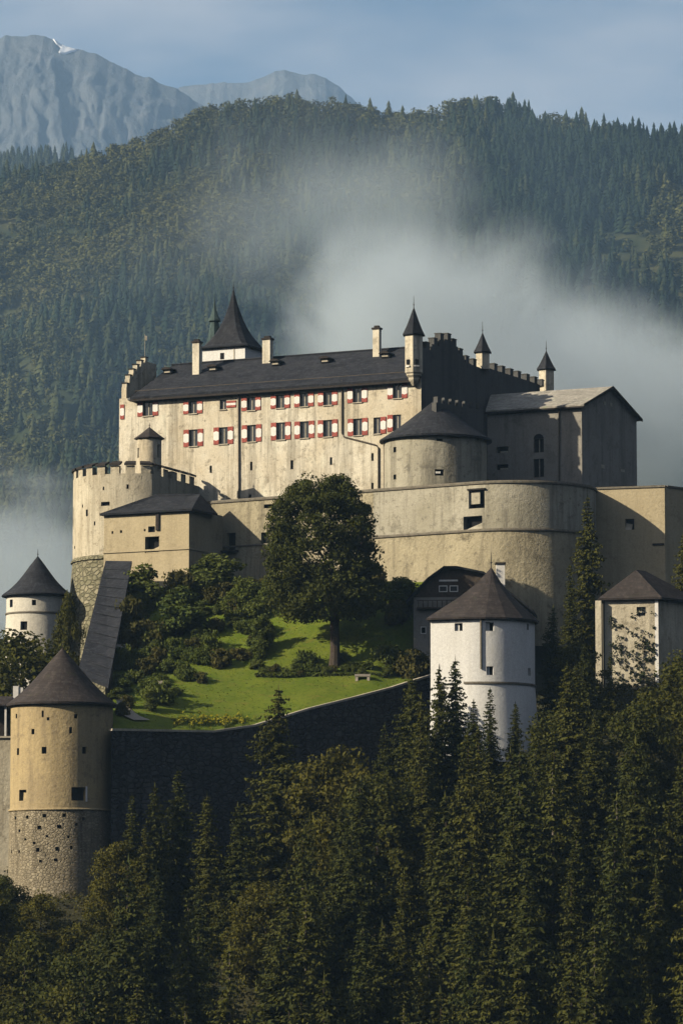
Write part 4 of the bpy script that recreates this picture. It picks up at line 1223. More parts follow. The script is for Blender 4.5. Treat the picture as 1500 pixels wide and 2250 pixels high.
# ================================================================== white horseshoe tower at right
WY = 436.0; k = mpp(WY)
Wc = P(1058, 1450, WY); RW = 117 * k
zWe = P(1060, 1356, WY - RW).z; zWb = P(1120, 1503, WY - 4).z; zW0 = P(1100, 1680, WY).z
phw = .34
flatL = 80 * k
def wt(u, z, d=0.0):
    fl = .07 * max(0., zWb - z)
    T_ = Vector((math.cos(phw), -math.sin(phw), 0)); N_ = Vector((-math.sin(phw), -math.cos(phw), 0))
    if u <= 0:
        p_ = Wc + N_ * (RW + d + fl) + T_ * u; return Vector((p_.x, p_.y, z))
    a = -phw + u / RW; r = RW + d + fl
    return Vector((Wc.x + r * math.sin(a), Wc.y - r * math.cos(a), z))
wht = thing('white_tower', 'bright white horseshoe tower with slate pyramid roof among the spruces', 'tower', (Wc.x, Wc.y, zW0))
def w_rect(px, py, w, h):
    """nearest wall point seen in that pixel: walk along the plan"""
    best = None
    for u in frange(-flatL, RW * math.pi * .7, .05):
        q = wt(u, zWb + 1); e = abs(PXY(q)[0] - px)
        if best is None or e < best[0]: best = (e, u, q)
    u, q = best[1], best[2]
    z = hit(px, py, Vector((0, q.y, 0)), Vector((0, 1, 0))).z
    return [u - w * k / 2, u + w * k / 2, z - h * k / 2, z + h * k / 2]
wh = [w_rect(1007, 1378, 18, 17) + [.5], w_rect(1076, 1377, 18, 19) + [.5], w_rect(1076, 1474, 15, 19) + [.5], w_rect(1163, 1477, 14, 17) + [.5], w_rect(1160, 1378, 10, 14) + [.4]]
mb = MB(); mb.wall(wt, frange(-flatL, 0, 1.2) + frange(0, RW * (math.pi * .85), .4), frange(zW0, zWe + .15, 1.2), wh, .5)
p0 = wt(-flatL, zWe); mb.face([up(p0, zW0), up(p0, zWe), up(p0 + Vector((1, 9, 0)), zWe), up(p0 + Vector((1, 9, 0)), zW0)])
mb.build('wall', M['white'], wht, True)
for h in wh:
    m = MB(); m.face([wt(h[0] - .02, h[2] - .02, -.5), wt(h[1] + .02, h[2] - .02, -.5), wt(h[1] + .02, h[3] + .02, -.5), wt(h[0] - .02, h[3] + .02, -.5)]); w_o = m.build('window', M['opening'], wht)
    m = MB(); m.face([wt(h[0], h[2], -.3), wt(h[0] + (h[1] - h[0]) * .52, h[2], -.3), wt(h[0] + (h[1] - h[0]) * .52, h[3], -.3), wt(h[0], h[3], -.3)]); m.build('shutter', M['white'], w_o)
m = MB(); us = frange(-.2, RW * math.pi * .8, .4)
for i in range(len(us) - 1):
    pr = [(-.05, zWb - .12), (.15, zWb - .12), (.17, zWb), (.15, zWb + .12), (-.05, zWb + .12)]
    for q in range(4): m.face([wt(us[i], pr[q][1], pr[q][0]), wt(us[i + 1], pr[q][1], pr[q][0]), wt(us[i + 1], pr[q + 1][1], pr[q + 1][0]), wt(us[i], pr[q + 1][1], pr[q + 1][0])], 0, True)
m.build('moulding', M['moulding'], wht)
m = MB(); m.tube([wt(RW * .29, zWe, .12), wt(RW * .29, P(1052, 1470, WY - RW).z, .12)], .11, 6); m.build('downpipe', M['moulding'], wht)
# faceted roof
apx = P(1079, 1246, WY + .5); ez = zWe - .02
ev = [wt(-flatL - .35, ez, .5), wt(-flatL * .45, ez, .5)] + [wt(u, ez, .5) for u in frange(0, RW * math.pi * .82, RW * math.pi * .82 / 7)] + [up(Wc + Vector((-1.5, 6.5, 0)), ez), up(Wc + Vector((-flatL - .4, 5, 0)), ez)]
mid = [e.lerp(apx, .5) + Vector((0, 0, -.55)) for e in ev]
mid2 = [e.lerp(apx, .78) + Vector((0, 0, -.55)) for e in ev]
mb = MB()
for i in range(len(ev)):
    j = (i + 1) % len(ev); lo_ = [e + Vector((0, 0, -.2)) for e in (ev[i], ev[j])]
    mb.face([lo_[0], lo_[1], ev[j], ev[i]]); mb.face([ev[i], ev[j], mid[j], mid[i]]); mb.face([mid[i], mid[j], mid2[j], mid2[i]]); mb.face([mid2[i], mid2[j], apx])
mb.face([e + Vector((0, 0, -.2)) for e in ev][::-1])
mb.build('roof', M['roof_brown'], wht)
finial(wht, (apx.x, apx.y, apx.z - .3), 1.9)

# ================================================================== timber gabled house behind the white tower
vY = 449.5
Vf = Face(990, 1350, vY, (1.0, -.10))
zVa = P(990, 1245, vY).z
uv0 = Vf.uz(902, 1330)[0]; zv_e = P(905, 1312, vY).z; uv1 = Vf.uz(1085, 1330)[0]
hs = thing('timber_house', 'dark timber house with half-hipped gable behind the white tower', 'house', Vf.pt(0, zVa - 11))
hw_ = [rect(Vf, 985, 1293, 34, 13), rect(Vf, 930, 1385, 12, 16)]
zvb = zVa - 14
mb = MB(); mb.wall(Vf.pt, frange(uv0 + .4, uv1 - .4, 2), frange(zvb, zv_e, 2), [hw_[1] + [.3]], .3)
mb.box(Vf.pt(uv0 + .4, (zvb + zv_e) / 2, -5), Vf.T * .1, Vf.N * 4.9, Vector((0, 0, (zv_e - zvb) / 2)))
mb.build('wall', M['grey_plaster'], hs)
mb = MB(); gp = [(uv0 + .4, zv_e), (uv1 - .4, zv_e), (Vf.uz(1062, 1262)[0], P(990, 1262, vY).z), (.6, zVa - .3), (-.6, zVa - .3), (Vf.uz(945, 1272)[0], P(945, 1272, vY).z)]
mb.prism([Vf.pt(u, z, .05) for u, z in gp], -Vf.N * .25); mb.build('timber_gable', M['timber'], hs)
dark_hole(Vf, hw_[1], hs, 'window', .25)
m = MB(); bars(m, Vf, *hw_[1], .02, .09, .05); m.build('window_frame', M['paint_white'], hs)
for dx in (-.62, .62):
    u, z = Vf.uz(985, 1294); m = MB(); bars(m, Vf, u + dx - .5, u + dx + .5, z - .38, z + .38, .12, .10, .05); o = m.build('gable_window', M['paint_white'], hs)
    m = MB(); m.box(Vf.pt(u + dx, z, .09), Vf.T * .4, Vf.N * .02, Vector((0, 0, .28))); m.build('pane', M['glass'], o)
u, z = Vf.uz(985, 1276); m = MB(); m.box(Vf.pt(u, z, .14), Vf.T * 1.1, Vf.N * .06, Vector((0, 0, .10))); m.build('white_beam', M['paint_white'], hs)
u, z = Vf.uz(950, 1337); m = MB(); m.box(Vf.pt(u + .6, z, .4), Vf.T * 2.4, Vf.N * .35, Vector((0, 0, .08))); bal = m.build('balcony', M['timber'], hs)
for i in range(9):
    m = MB(); m.box(Vf.pt(u - 1.6 + i * .55, z + .45, .7), Vf.T * .05, Vf.N * .03, Vector((0, 0, .38))); m.build('baluster', M['timber'], bal)
m = MB(); m.box(Vf.pt(u + .6, z + .88, .7), Vf.T * 2.4, Vf.N * .05, Vector((0, 0, .05))); m.build('handrail', M['timber'], bal)
mb = MB(); back = -Vf.N * 9.5
rl = [Vf.pt(uv0 - .5, zv_e - .45, .8), Vf.pt(Vf.uz(940, 1272)[0], P(945, 1270, vY).z, .8), Vf.pt(-.75, zVa, .8)]
rr = [Vf.pt(.75, zVa, .8), Vf.pt(Vf.uz(1064, 1260)[0], P(990, 1258, vY).z, .8), Vf.pt(uv1 + 4.6, zv_e - 1.6, .8)]
allp = rl + rr
for i in range(len(allp) - 1): mb.prism([allp[i], allp[i + 1], allp[i + 1] + back, allp[i] + back], (0, 0, -.25))
mb.build('roof', M['roof'], hs)
m = MB(); q = P(1099, 1265, vY + 3); m.box(q, (.5, 0, 0), (0, .5, 0), (0, 0, 1.3)); hc = m.build('chimney', M['paint_white'], hs)
m = MB(); m.box(q + Vector((0, 0, 1.42)), (.62, 0, 0), (0, .62, 0), (0, 0, .11)); m.build('cap', M['trim_dark'], hc)

# ================================================================== ivy-shaded tower at right
Sf = Face(1446, 1400, 446, (1.0, -.22)); k = mpp(446)
us0 = Sf.uz(1325, 1400)[0]; zSe = Sf.uz(1440, 1313)[1]; zS0 = zSe - 16
S2 = Face(1446, 1400, 446, (1.0, 1.1))
sv = thing('ivy_tower', 'square pale tower dappled by foliage under a low brown roof', 'tower', Sf.pt(us0 / 2, zS0))
sh2 = [rect(Sf, 1408, 1338, 20, 9) + [.3], rect(Sf, 1408, 1350, 18, 7) + [.3]]
mb = MB(); mb.wall(Sf.pt, frange(us0, 0, 1.5), frange(zS0, zSe, 2), sh2, .3); mb.wall(S2.pt, frange(0, 8, 2), frange(zS0, zSe, 2))
S3 = Face(1325, 1400, Sf.pt(us0, 0).y, (TE.x, TE.y)); a_ = Sf.pt(us0, 0)
mb.face([up(a_, zS0), up(a_, zSe), up(a_ + Vector((0, 7, 0)), zSe), up(a_ + Vector((0, 7, 0)), zS0)])
mb.build('wall', M['tower_plaster'], sv)
for h in sh2: dark_hole(Sf, h, sv, 'window', .3, 'glass')
m = MB(); m.box(Sf.pt(-.18, (zS0 + zSe) / 2, .04), Sf.T * .2, Sf.N * .06, Vector((0, 0, (zSe - zS0) / 2 - .02))); m.build('white_quoin', M['paint_white'], sv)
m = MB(); m.box(Sf.pt(us0 - .45, zSe - 5.3, .3), Sf.T * .35, Sf.N * .5, Vector((0, 0, 5.0))); m.build('side_pier', M['tower_plaster'], sv)
m = MB(); m.tube([Sf.pt(us0 + .1, zSe, .12), Sf.pt(us0 + .1, zS0, .12)], .09, 6); m.build('downpipe', M['gutter'], sv)
ap = P(1397, 1252, 449); ez = zSe - .02
ev = [Sf.pt(us0 - .5, ez, .55), Sf.pt(.5, ez, .55) , S2.pt(8.3, ez, .5), up(a_ + Vector((-.3, 7.5, 0)), ez)]
ridge2 = ap + Vector((1.2, 1.5, 0))
mb = MB()
mb.face([ev[0], ev[1], ap]); mb.face([ev[1], ev[2], ridge2, ap]); mb.face([ev[2], ev[3], ridge2]); mb.face([ev[3], ev[0], ap, ridge2])
lo_ = [e + Vector((0, 0, -.22)) for e in ev]
for i in range(4): mb.face([lo_[i], lo_[(i + 1) % 4], ev[(i + 1) % 4], ev[i]])
mb.face(lo_[::-1]); mb.build('roof', M['roof_brown'], sv)
# ================================================================== vegetation kits
def rhombi(c, a, b):
    """leaf faces: centres and two half-axes -> vertices, quads"""
    V = np.stack([c + a, c + b, c - a, c - b], 1).reshape(-1, 3)
    F_ = np.arange(len(c) * 4).reshape(-1, 4)
    return V, F_
def unit(v): return v / np.maximum(1e-9, np.linalg.norm(v, axis=-1, keepdims=True))
def leaf_cloud(rng, centers, radii, per, size, flat=.0, squash=(1, 1, .8)):
    """leaves gathered in clumps; each clump is a ball denser at its skin"""
    n = len(centers) * per
    idx = np.repeat(np.arange(len(centers)), per)
    d = unit(rng.normal(size=(n, 3)))
    r = radii[idx] * (rng.random(n) ** .45)
    c = centers[idx] + d * r[:, None] * np.array(squash)
    nrm = unit(d + rng.normal(size=(n, 3)) * .8 + np.array([0, 0, flat]))
    a = unit(np.cross(nrm, rng.normal(size=(n, 3))))
    b = np.cross(nrm, a)
    s = size * rng.uniform(.6, 1.35, n)[:, None]
    return rhombi(c, a * s, b * s * .62)
def trunk_mesh(name, rng, h, r, mat, lean=.02, limbs=0, limb_from=.35, limb_len=.3):
    mb = MB(); n = 8
    pts = [(0, 0, -.8)]; rad = [r * 1.35]
    x = y = 0.
    for i in range(n + 1):
        t_ = i / n
        pts.append((x, y, h * t_)); rad.append(max(.03, r * (1 - .92 * t_)))
        x += rng.normal() * lean * h / n; y += rng.normal() * lean * h / n
    mb.tube(pts, rad, 8)
    for k_ in range(limbs):
        t_ = limb_from + (.95 - limb_from) * k_ / max(1, limbs); i = 1 + int(t_ * n); p0 = Vector(pts[min(i, n)])
        a = k_ * 2.4 + rng.random(); L = h * limb_len * rng.uniform(.7, 1.2) * (1.15 - .5 * t_)
        q = [p0 + Vector((math.cos(a) * L * s, math.sin(a) * L * s, L * .75 * s ** .85)) for s in (0, .35, .7, 1)]
        mb.tube(q, [r * .42 * (1 - t_ * .5), r * .3 * (1 - t_ * .5), r * .17, .04], 6)
    me_o = mb.build(name, mat)
    me = me_o.data; bpy.data.objects.remove(me_o)
    return me
def conifer_mesh(seed, H, Rm, dens=1.0, droop=.35, thin=.0, mat='conifer', ragged=.3):
    """a spruce: whorls of drooping boughs with side sprays and hanging twigs, uneven in outline"""
    rng = np.random.default_rng(seed)
    C, Aa, Bb = [], [], []
    bulge = rng.random((7, 9))
    z = H * .05
    while z < H * .985:
        t_ = z / H
        L0 = Rm * (1 - t_) ** .70 * (1.0 if t_ > .16 else .55 + t_ * 2.8)
        nb = int((5.5 + 2.5 * rng.random()) * dens) if L0 > .8 else 4
        for k_ in range(nb):
            if rng.random() < thin: continue
            az = rng.random() * 2 * math.pi
            g = bulge[int(az / 6.2832 * 7) % 7, int(t_ * 8.99)]
            L = max(.25, L0 * (1 - ragged + 2 * ragged * g) * rng.uniform(.75, 1.15))
            dz = droop * rng.uniform(.6, 1.4) * (1 - .65 * t_)
            dirx = np.array([math.cos(az), math.sin(az), 0.]); side = np.array([-math.sin(az), math.cos(az), 0.])
            ns = max(3, int(L / .23))
            s = (np.arange(ns) + rng.random(ns) * .8) / ns
            p_ = dirx[None] * (L * s)[:, None]; p_[:, 2] = z - dz * L * s ** 1.4 + .14 * L * s ** 4 + rng.normal(size=ns) * .06
            for sg in (-1, 1):
                w = (.28 + .12 * L * (1 - s)) * rng.uniform(.6, 1.25, ns)
                out = dirx[None] * .5 + side[None] * sg * .85 + np.array([0, 0, -1.])[None] * rng.uniform(.2, 1.0, ns)[:, None]
                out = unit(out + rng.normal(size=(ns, 3)) * .22)
                cc = p_ + out * (w * .5)[:, None]
                nrm = unit(np.array([0, 0, 1.])[None] + rng.normal(size=(ns, 3)) * .6)
                b = unit(np.cross(nrm, out))
                C.append(cc); Aa.append(out * (w * .66)[:, None]); Bb.append(b * (w * .24 + .04)[:, None])
            m_ = max(3, int(ns * 1.1)); sel = rng.integers(0, ns, m_)
            out = unit(np.array([0, 0, -1.])[None] + rng.normal(size=(m_, 3)) * .3)
            w = rng.uniform(.25, .58, m_) * (.5 + .17 * min(L, 3.5))
            b = unit(np.cross(out, rng.normal(size=(m_, 3))))
            C.append(p_[sel] + out * (w * .5)[:, None]); Aa.append(out * (w * .62)[:, None]); Bb.append(b * (w * .20 + .03)[:, None])
        z += rng.uniform(.30, .46) * (1.0 + .15 * (1 - t_))
    C.append(np.array([[0, 0, H * .985]])); Aa.append(np.array([[0, 0, H * .03]])); Bb.append(np.array([[.1, .02, 0]]))
    V, F_ = rhombi(np.concatenate(C), np.concatenate(Aa), np.concatenate(Bb))
    return np_mesh('crown', V, F_, M[mat])
def broad_mesh(seed, H, Rx, low=.22, clumps=46, per=75, size=.42, mat='broad', shape=None):
    rng = np.random.default_rng(seed)
    cs, rs = [], []
    while len(cs) < clumps:
        z = rng.random(); a = rng.random() * 2 * math.pi
        prof = math.sin(math.pi * min(1, z * .92 + .08)) ** .62 if shape is None else shape(z)
        r = Rx * prof * (rng.random() ** .38)
        cs.append((math.cos(a) * r, math.sin(a) * r, H * (low + (1 - low) * .93 * z))); rs.append(Rx * rng.uniform(.2, .36))
    V, F_ = leaf_cloud(rng, np.array(cs), np.array(rs), per, size, .35)
    return np_mesh('crown', V, F_, M[mat])

def tree_proto(name, crown, trunk):
    r = bpy.data.objects.new(name, None); COL.objects.link(r)
    link('crown', crown, r); link('trunk', trunk, r)
    return r
rngt = np.random.default_rng(3)
CON = []
for i, (H, Rm, de, dr, th, mt_) in enumerate([(24, 4.6, 1.15, .42, .0, 'conifer'), (24, 4.2, 1.15, .55, .04, 'conifer'), (24, 5.2, 1.15, .36, .04, 'conifer'), (24, 3.6, 1.15, .5, .0, 'conifer'), (24, 4.4, .85, .36, .14, 'conifer2'), (24, 5.0, 1.0, .48, .1, 'conifer2')]):
    CON.append((conifer_mesh(100 + i, H, Rm, de, dr, th, mt_, (.22, .34, .40, .25, .42, .45)[i]), trunk_mesh('trunk', rngt, H * .98, .30, M['bark'] if i < 4 else M['pale_bark'], .006), H))
BRO = []
for i in range(4):
    BRO.append((broad_mesh(200 + i, 14, 4.0 + .4 * i, .16, 74, 190, .19), trunk_mesh('trunk', rngt, 11, .26, M['bark'] if i % 2 else M['pale_bark'], .04, 6), 14))

LIVE = {'conifer': [], 'broad': []}
def plant(kind, base, h, label, group, rz=None, wide=1.0, name=None, cat='tree'):
    lst = CON if kind[0] == 'c' else BRO
    i = int(kind[1:]); crown, trunk, H = lst[i]
    r = thing(name or ('spruce_tree' if kind[0] == 'c' and i < 4 else 'larch_tree' if kind[0] == 'c' else 'broadleaf_tree'), label, cat, base, group)
    s = h / H; r.scale = (s * wide, s * wide, s); r.rotation_euler = (0, 0, random.random() * 6.28 if rz is None else rz)
    link('crown', crown, r); link('trunk', trunk, r)
    return r

# ---------------------------------------------------------------- the wooded slope under the castle
def hill_point(px, Y):
    """standing point on the castle rock in the column of a pixel"""
    x = P(px, 1700, Y).x
    return Vector((x, Y, float(hill_z(x, Y)) - .4))
def by_tip(kind, px, tip, Y, label, group=None, wide=1.0, hmax=34):
    b = hill_point(px, Y); t_ = P(px, tip, Y)
    h = min(hmax, t_.z - b.z); h = max(5., h); b.z = t_.z - h
    b.x = t_.x
    return plant(kind, b, h, label, group, wide=wide)
heroes = [
 ('c2', 612, 1506, 421, 'tall dark spruce standing before the garden lawn, its tip over the coping', 1.15),
 ('c0', 1000, 1443, 424, 'dense spruce whose tip covers the foot of the white tower', 1.0),
 ('c2', 905, 1470, 427, 'broad spruce at the end of the retaining wall, beside the white tower', 1.05),
 ('c3', 1076, 1512, 421, 'slim young spruce before the downpipe of the white tower', 1.1),
 ('c0', 1132, 1542, 420, 'pointed spruce low before the round side of the white tower', 1.0),
 ('c2', 1215, 1330, 440, 'tall spruce just to the right of the white tower', .85),
 ('c1', 1290, 1088, 452, 'tallest spruce, reaching up against the dark side of the bastion', .95),
 ('c3', 1252, 1238, 449, 'narrow spruce beside the tallest one before the bastion', .95),
 ('c2', 965, 1462, 423, 'spruce leaning on the left foot of the white tower', 1.0),
 ('c1', 1040, 1538, 418, 'spruce before the shaded skirt of the white tower', 1.1),
 ('c0', 1175, 1585, 418, 'low spruce at the right foot of the white tower', 1.2),
 ('c4', 1338, 1440, 436, 'thin larch before the left edge of the ivy-shaded tower', .9),
 ('c0', 1462, 1455, 430, 'spruce before the right corner of the ivy-shaded tower', .9),
 ('c5', 1500, 1175, 452, 'olive brown larch cut by the picture edge before the outer wall', .9),
 ('c1', 392, 1690, 414, 'lone spruce before the dark retaining wall beside the ochre tower', 1.25),
 ('c1', 318, 1808, 408, 'drooping spruce close to the foot of the ochre tower', 1.0),
 ('c3', 290, 1745, 411, 'pointed spruce rising right beside the wall of the ochre tower', 1.1),
 ('c0', 340, 1722, 412, 'spruce between the ochre tower and the lone spruce', 1.0),
 ('c0', 700, 1672, 416, 'spruce under the bend of the retaining wall', 1.1),
 ('c2', 785, 1668, 418, 'broad spruce under the upper half of the retaining wall', 1.0),
 ('c1', 845, 1590, 422, 'tall spruce where the retaining wall climbs to the white tower', 1.0),
 ('c0', 455, 1742, 410, 'dark spruce in the hollow below the middle of the retaining wall', 1.1),
 ('c2', 522, 1765, 409, 'shaded spruce in the hollow beside the tall one', 1.05),
 ('c4', 680, 1790, 404, 'bare-stemmed larch with a pale trunk in the wood below the garden', .8),
 ('c4', 1076, 1990, 392, 'slim larch with a pale stem showing low in the wood', .7),
 ('c3', 1000, 1985, 388, 'small pointed spruce standing free low in the wood', 1.1),
 ('c5', 955, 1905, 396, 'rusty larch top in the middle of the wood', .7),
 ('b2', 745, 1640, 414, 'yellowing broadleaf tree below the retaining wall', .9),
 ('c2', 930, 1630, 412, 'full bushy spruce under the others by the white tower', 1.15),
 ('b1', 830, 1700, 408, 'ragged broadleaf tree between the larch and the full bushy spruce', 1.0),
 ('b3', 262, 1850, 410, 'bush-like broadleaf tree at the foot of the ochre tower', .9),
 ('b1', 90, 1965, 404, 'yellow-green broadleaf tree under the ochre tower', 1.1),
 ('b2', 10, 1925, 408, 'olive broadleaf tree at the picture edge under the ochre tower', 1.0),
 ('b0', 205, 1990, 402, 'broadleaf tree with brownish crown below the ochre tower', 1.0),
 ('b3', 35, 1385, 446, 'dark broadleaf tree before the small white round tower', 1.0),
 ('b1', 150, 1300, 462, 'dark climbing bush at the edge of the battered base', .35),
]
for k_, px, tip, Y, lab, w in heroes:
    by_tip(k_, px, tip, Y, lab, None, w)
# the rest of the wood: standing points down the slope, tips kept below the sight lines to the buildings
LIMX = [-120, 0, 25, 240, 262, 300, 350, 420, 440, 560, 640, 680, 720, 800, 850, 880, 1020, 1050, 1090, 1110, 1180, 1195, 1230, 1320, 1345, 1400, 1440, 1500, 1620]
LIMY = [1900, 1880, 1960, 1955, 1830, 1820, 1760, 1760, 1930, 1880, 1720, 1700, 1690, 1690, 1560, 1520, 1520, 1560, 1570, 1580, 1610, 1470, 1400, 1400, 1500, 1545, 1530, 1380, 1300]
GROUP = {'c': 'spruces and larches in the wood below the castle', 'b': 'broadleaf trees in the wood below the castle'}
LAB = {'c': 'dark conifer in the crowded wood on the slope below the castle', 'b': 'olive broadleaf tree in the crowded wood on the slope below the castle'}
ORD = ['first', 'second', 'third', 'fourth', 'fifth', 'sixth', 'seventh', 'eighth', 'ninth', 'tenth', 'eleventh', 'twelfth', 'thirteenth', 'fourteenth', 'fifteenth', 'sixteenth', 'seventeenth', 'eighteenth', 'nineteenth', 'twentieth', 'twenty-first', 'twenty-second', 'twenty-third', 'twenty-fourth', 'twenty-fifth', 'twenty-sixth', 'twenty-seventh', 'twenty-eighth', 'twenty-ninth', 'thirtieth']
def order_labels(objs, key, what):
    """number look-alikes from the left within what they stand by"""
    rows_ = {}
    for o, px in objs: rows_.setdefault(key[o], []).append((px, o))
    for k_, lst in rows_.items():
        for i, (px, o) in enumerate(sorted(lst, key=lambda q: q[0])):
            o['label'] = (ORD[min(i, len(ORD) - 1)] + ' ' + what(o, k_) + ' counted from the left') if len(lst) > 1 else 'lone ' + what(o, k_)
placed = []
wood_objs, wood_key = [], {}
rw2 = np.random.default_rng(77)
tries = 0
while len(placed) < 150 and tries < 22000:
    tries += 1
    Y = rw2.uniform(338, 446); px = rw2.uniform(-90, 1590)
    b = hill_point(px, Y)
    h = rw2.uniform(18, 31) if Y < 420 else rw2.uniform(10, 19)
    k_ = 'b' if rw2.random() < (.5 if px < 330 else .12 if px < 880 else .03) else 'c'
    if k_ == 'b': h *= .62
    tip = PXY((b.x, b.y, b.z + h))[1]
    halfw = 55 if k_ == 'c' else 70
    lim = max(np.interp([px - halfw * .45, px, px + halfw * .45], LIMX, LIMY))
    if tip < lim or tip > 2330: continue
    if len(placed) >= 112 and not (px > 1130 and Y > 405): continue
    if 230 < px < 900 and Y > 415 and PXY(b)[1] < 1650: continue
    if any((b.x - q[0]) ** 2 + (Y - q[1]) ** 2 < (3.8 if k_ == 'b' else 4.1) ** 2 for q in placed): continue
    placed.append((b.x, Y))
    var = (k_ + str(rw2.integers(0, 4))) if k_ == 'b' else 'c' + str(rw2.choice(6, p=[.24, .22, .2, .18, .08, .08]))
    o = plant(var, b, h, LAB[k_], GROUP[k_], wide=rw2.uniform(.9, 1.2))
    row = 'top row' if tip < 1650 else 'upper row' if tip < 1800 else 'middle row' if tip < 1950 else 'lower row' if tip < 2100 else 'bottom row'
    zone = 'under the ochre tower' if px < 260 else 'under the retaining wall' if px < 860 else 'under the white tower' if px < 1190 else 'under the ivy tower'
    wood_objs.append((o, px)); wood_key[o] = (k_, row, zone)

order_labels(wood_objs, wood_key, lambda o, q: ('dark conifer' if q[0] == 'c' else 'olive broadleaf tree') + ' in the ' + q[1] + ' ' + q[2])
# brush on the forest floor
nb = 9000
bx = rw2.uniform(-50, 52, nb * 2); by = rw2.uniform(345, 447, nb * 2)
keepm = np.ones(nb * 2, bool)
for i in range(nb * 2):
    px, py = PXY((bx[i], by[i], float(hill_z(bx[i], by[i]))))
    if 150 < px < 1000 and by[i] > n_edge(min(1000, max(160, px)))[1] - .6: keepm[i] = False
    if (bx[i] - Kc.c.x) ** 2 + (by[i] - Kc.c.y) ** 2 < (RK + .6) ** 2: keepm[i] = False
bx, by = bx[keepm][:nb], by[keepm][:nb]
cz = hill_z(bx, by)
V, F_ = leaf_cloud(rw2, np.stack([bx, by, cz + .3], -1), rw2.uniform(.4, 1.3, len(bx)), 20, .15, .5)
tag(link('undergrowth', np_mesh('undergrowth', V, F_, M['shrub_olive'])), 'tangled brush on the slope between the tree trunks', 'undergrowth', kind='stuff')

# ================================================================== the big lime tree in the garden
lY = garden_Y(735, 1462); lb = G(735, 1464); k = mpp(lY)
lime = thing('lime_tree', 'big round dark tree alone on the lawn before the curtain wall', 'tree', lb)
zc = lambda py: P(735, py, lY).z - lb.z
prof_y = [1044, 1060, 1085, 1120, 1160, 1200, 1240, 1280, 1320, 1345, 1362]
prof_l = [672, 645, 618, 590, 578, 576, 575, 574, 578, 590, 640]
prof_r = [745, 770, 798, 822, 838, 836, 838, 852, 860, 850, 810]
rl_ = np.random.default_rng(5)
cs, rs = [], []
while len(cs) < 520:
    py = 1052 + 304 * rl_.random() ** .72; l_ = np.interp(py, prof_y, prof_l); r_ = np.interp(py, prof_y, prof_r)
    ce = (l_ + r_) / 2; hw = (r_ - l_) / 2
    a = rl_.random() * 2 * math.pi; q = rl_.random() ** .33
    if abs(math.cos(a)) * q > .97: continue
    cr = rl_.uniform(.75, 1.45)
    wx = max(.1, hw * k - cr * .40)
    cs.append(((ce - 735) * k + math.cos(a) * q * wx, math.sin(a) * q * wx * .9, zc(py))); rs.append(cr)
for i in range(60):
    a = rl_.random() * math.pi; q = rl_.random() ** .5
    cs.append(((708 - 735) * k + math.cos(a) * 4.6 * q, (rl_.random() - .5) * 5.5, zc(1125) + math.sin(a) * 3.6 * q)); rs.append(rl_.uniform(.7, 1.2))
V, F_ = leaf_cloud(rl_, np.array(cs), np.array(rs), 95, .19, .3)
link('crown', np_mesh('crown', V, F_, M['lime']), lime)
mb = MB()
H_ = zc(1180)
mb.tube([(0, 0, -.4), (0, 0, .3), (.05, 0, 1.5), (0, 0, 4), (-.1, 0, zc(1330)), (-.3, 0, zc(1270)), (-.5, 0, H_)], [.85, .68, .58, .53, .48, .36, .15], 10)
for a, t_, L in [(.3, .42, 5.4), (2.8, .45, 6), (1.6, .5, 5), (4.6, .48, 5), (.9, .62, 5), (3.6, .6, 5.5), (5.6, .66, 4.5), (2.2, .72, 4.5)]:
    z0 = H_ * t_; mb.tube([(0, 0, z0), (math.cos(a) * L * .35, math.sin(a) * L * .35, z0 + L * .30), (math.cos(a) * L * .7, math.sin(a) * L * .7, z0 + L * .62), (math.cos(a) * L * .95, math.sin(a) * L * .95, z0 + L)], [.26, .2, .13, .04], 6)
mb.v = [(x + lb.x, y + lb.y, z + lb.z) for x, y, z in mb.v]
mb.build('trunk', M['bark'], lime)

# ================================================================== garden planting
SHR = {}
for nm, mt_, cl, pr, sz in (('round', 'shrub', 24, 120, .115), ('loose', 'shrub_olive', 22, 95, .125), ('bright', 'shrub_light', 22, 110, .115), ('tall', 'shrub', 28, 120, .115)):
    rng = np.random.default_rng(hash(nm) % 1000 if False else len(nm) * 7 + ord(nm[0]))
    c_ = unit(rng.normal(size=(cl, 3))) * rng.uniform(.25, .72, (cl, 1)); c_[:, 2] = np.abs(c_[:, 2]) * 1.25 + .12
    if nm == 'tall': c_[:, 2] *= 1.6; c_[:, :2] *= .75
    if nm == 'round': c_ *= .9
    V, F_ = leaf_cloud(rng, c_, rng.uniform(.22, .42, cl), pr, sz * .62, .3)
    V[:, 2] = np.maximum(V[:, 2], -.05)
    top = np.percentile(V[:, 2], 99); V[:, 2] /= top; V[:, :2] /= np.percentile(np.abs(V[:, 0]), 98)
    me = np_mesh('foliage', V, F_, M[mt_])
    ms = MB()
    for q in range(4): ms.tube([(.04 * q - .06, .03, -.25), (.25 * math.cos(q * 1.6), .25 * math.sin(q * 1.6), .55)], [.035, .015], 5)
    so = ms.build('stem', M['bark']); sm = so.data; bpy.data.objects.remove(so)
    SHR[nm] = (me, sm)
def shrub(kind, px, py, wpx, hpx, label, group=None, Y=None):
    b = P(px, py, Y) if Y else G(px, py); k_ = mpp(b.y)
    r = thing('garden_shrub', label, 'shrub', b - Vector((0, 0, .05)), group)
    r.scale = (wpx * k_ / 2, wpx * k_ / 2, hpx * k_); r.rotation_euler = (0, 0, random.random() * 6.28)
    link('foliage', SHR[kind][0], r); link('stem', SHR[kind][1], r)
    return r
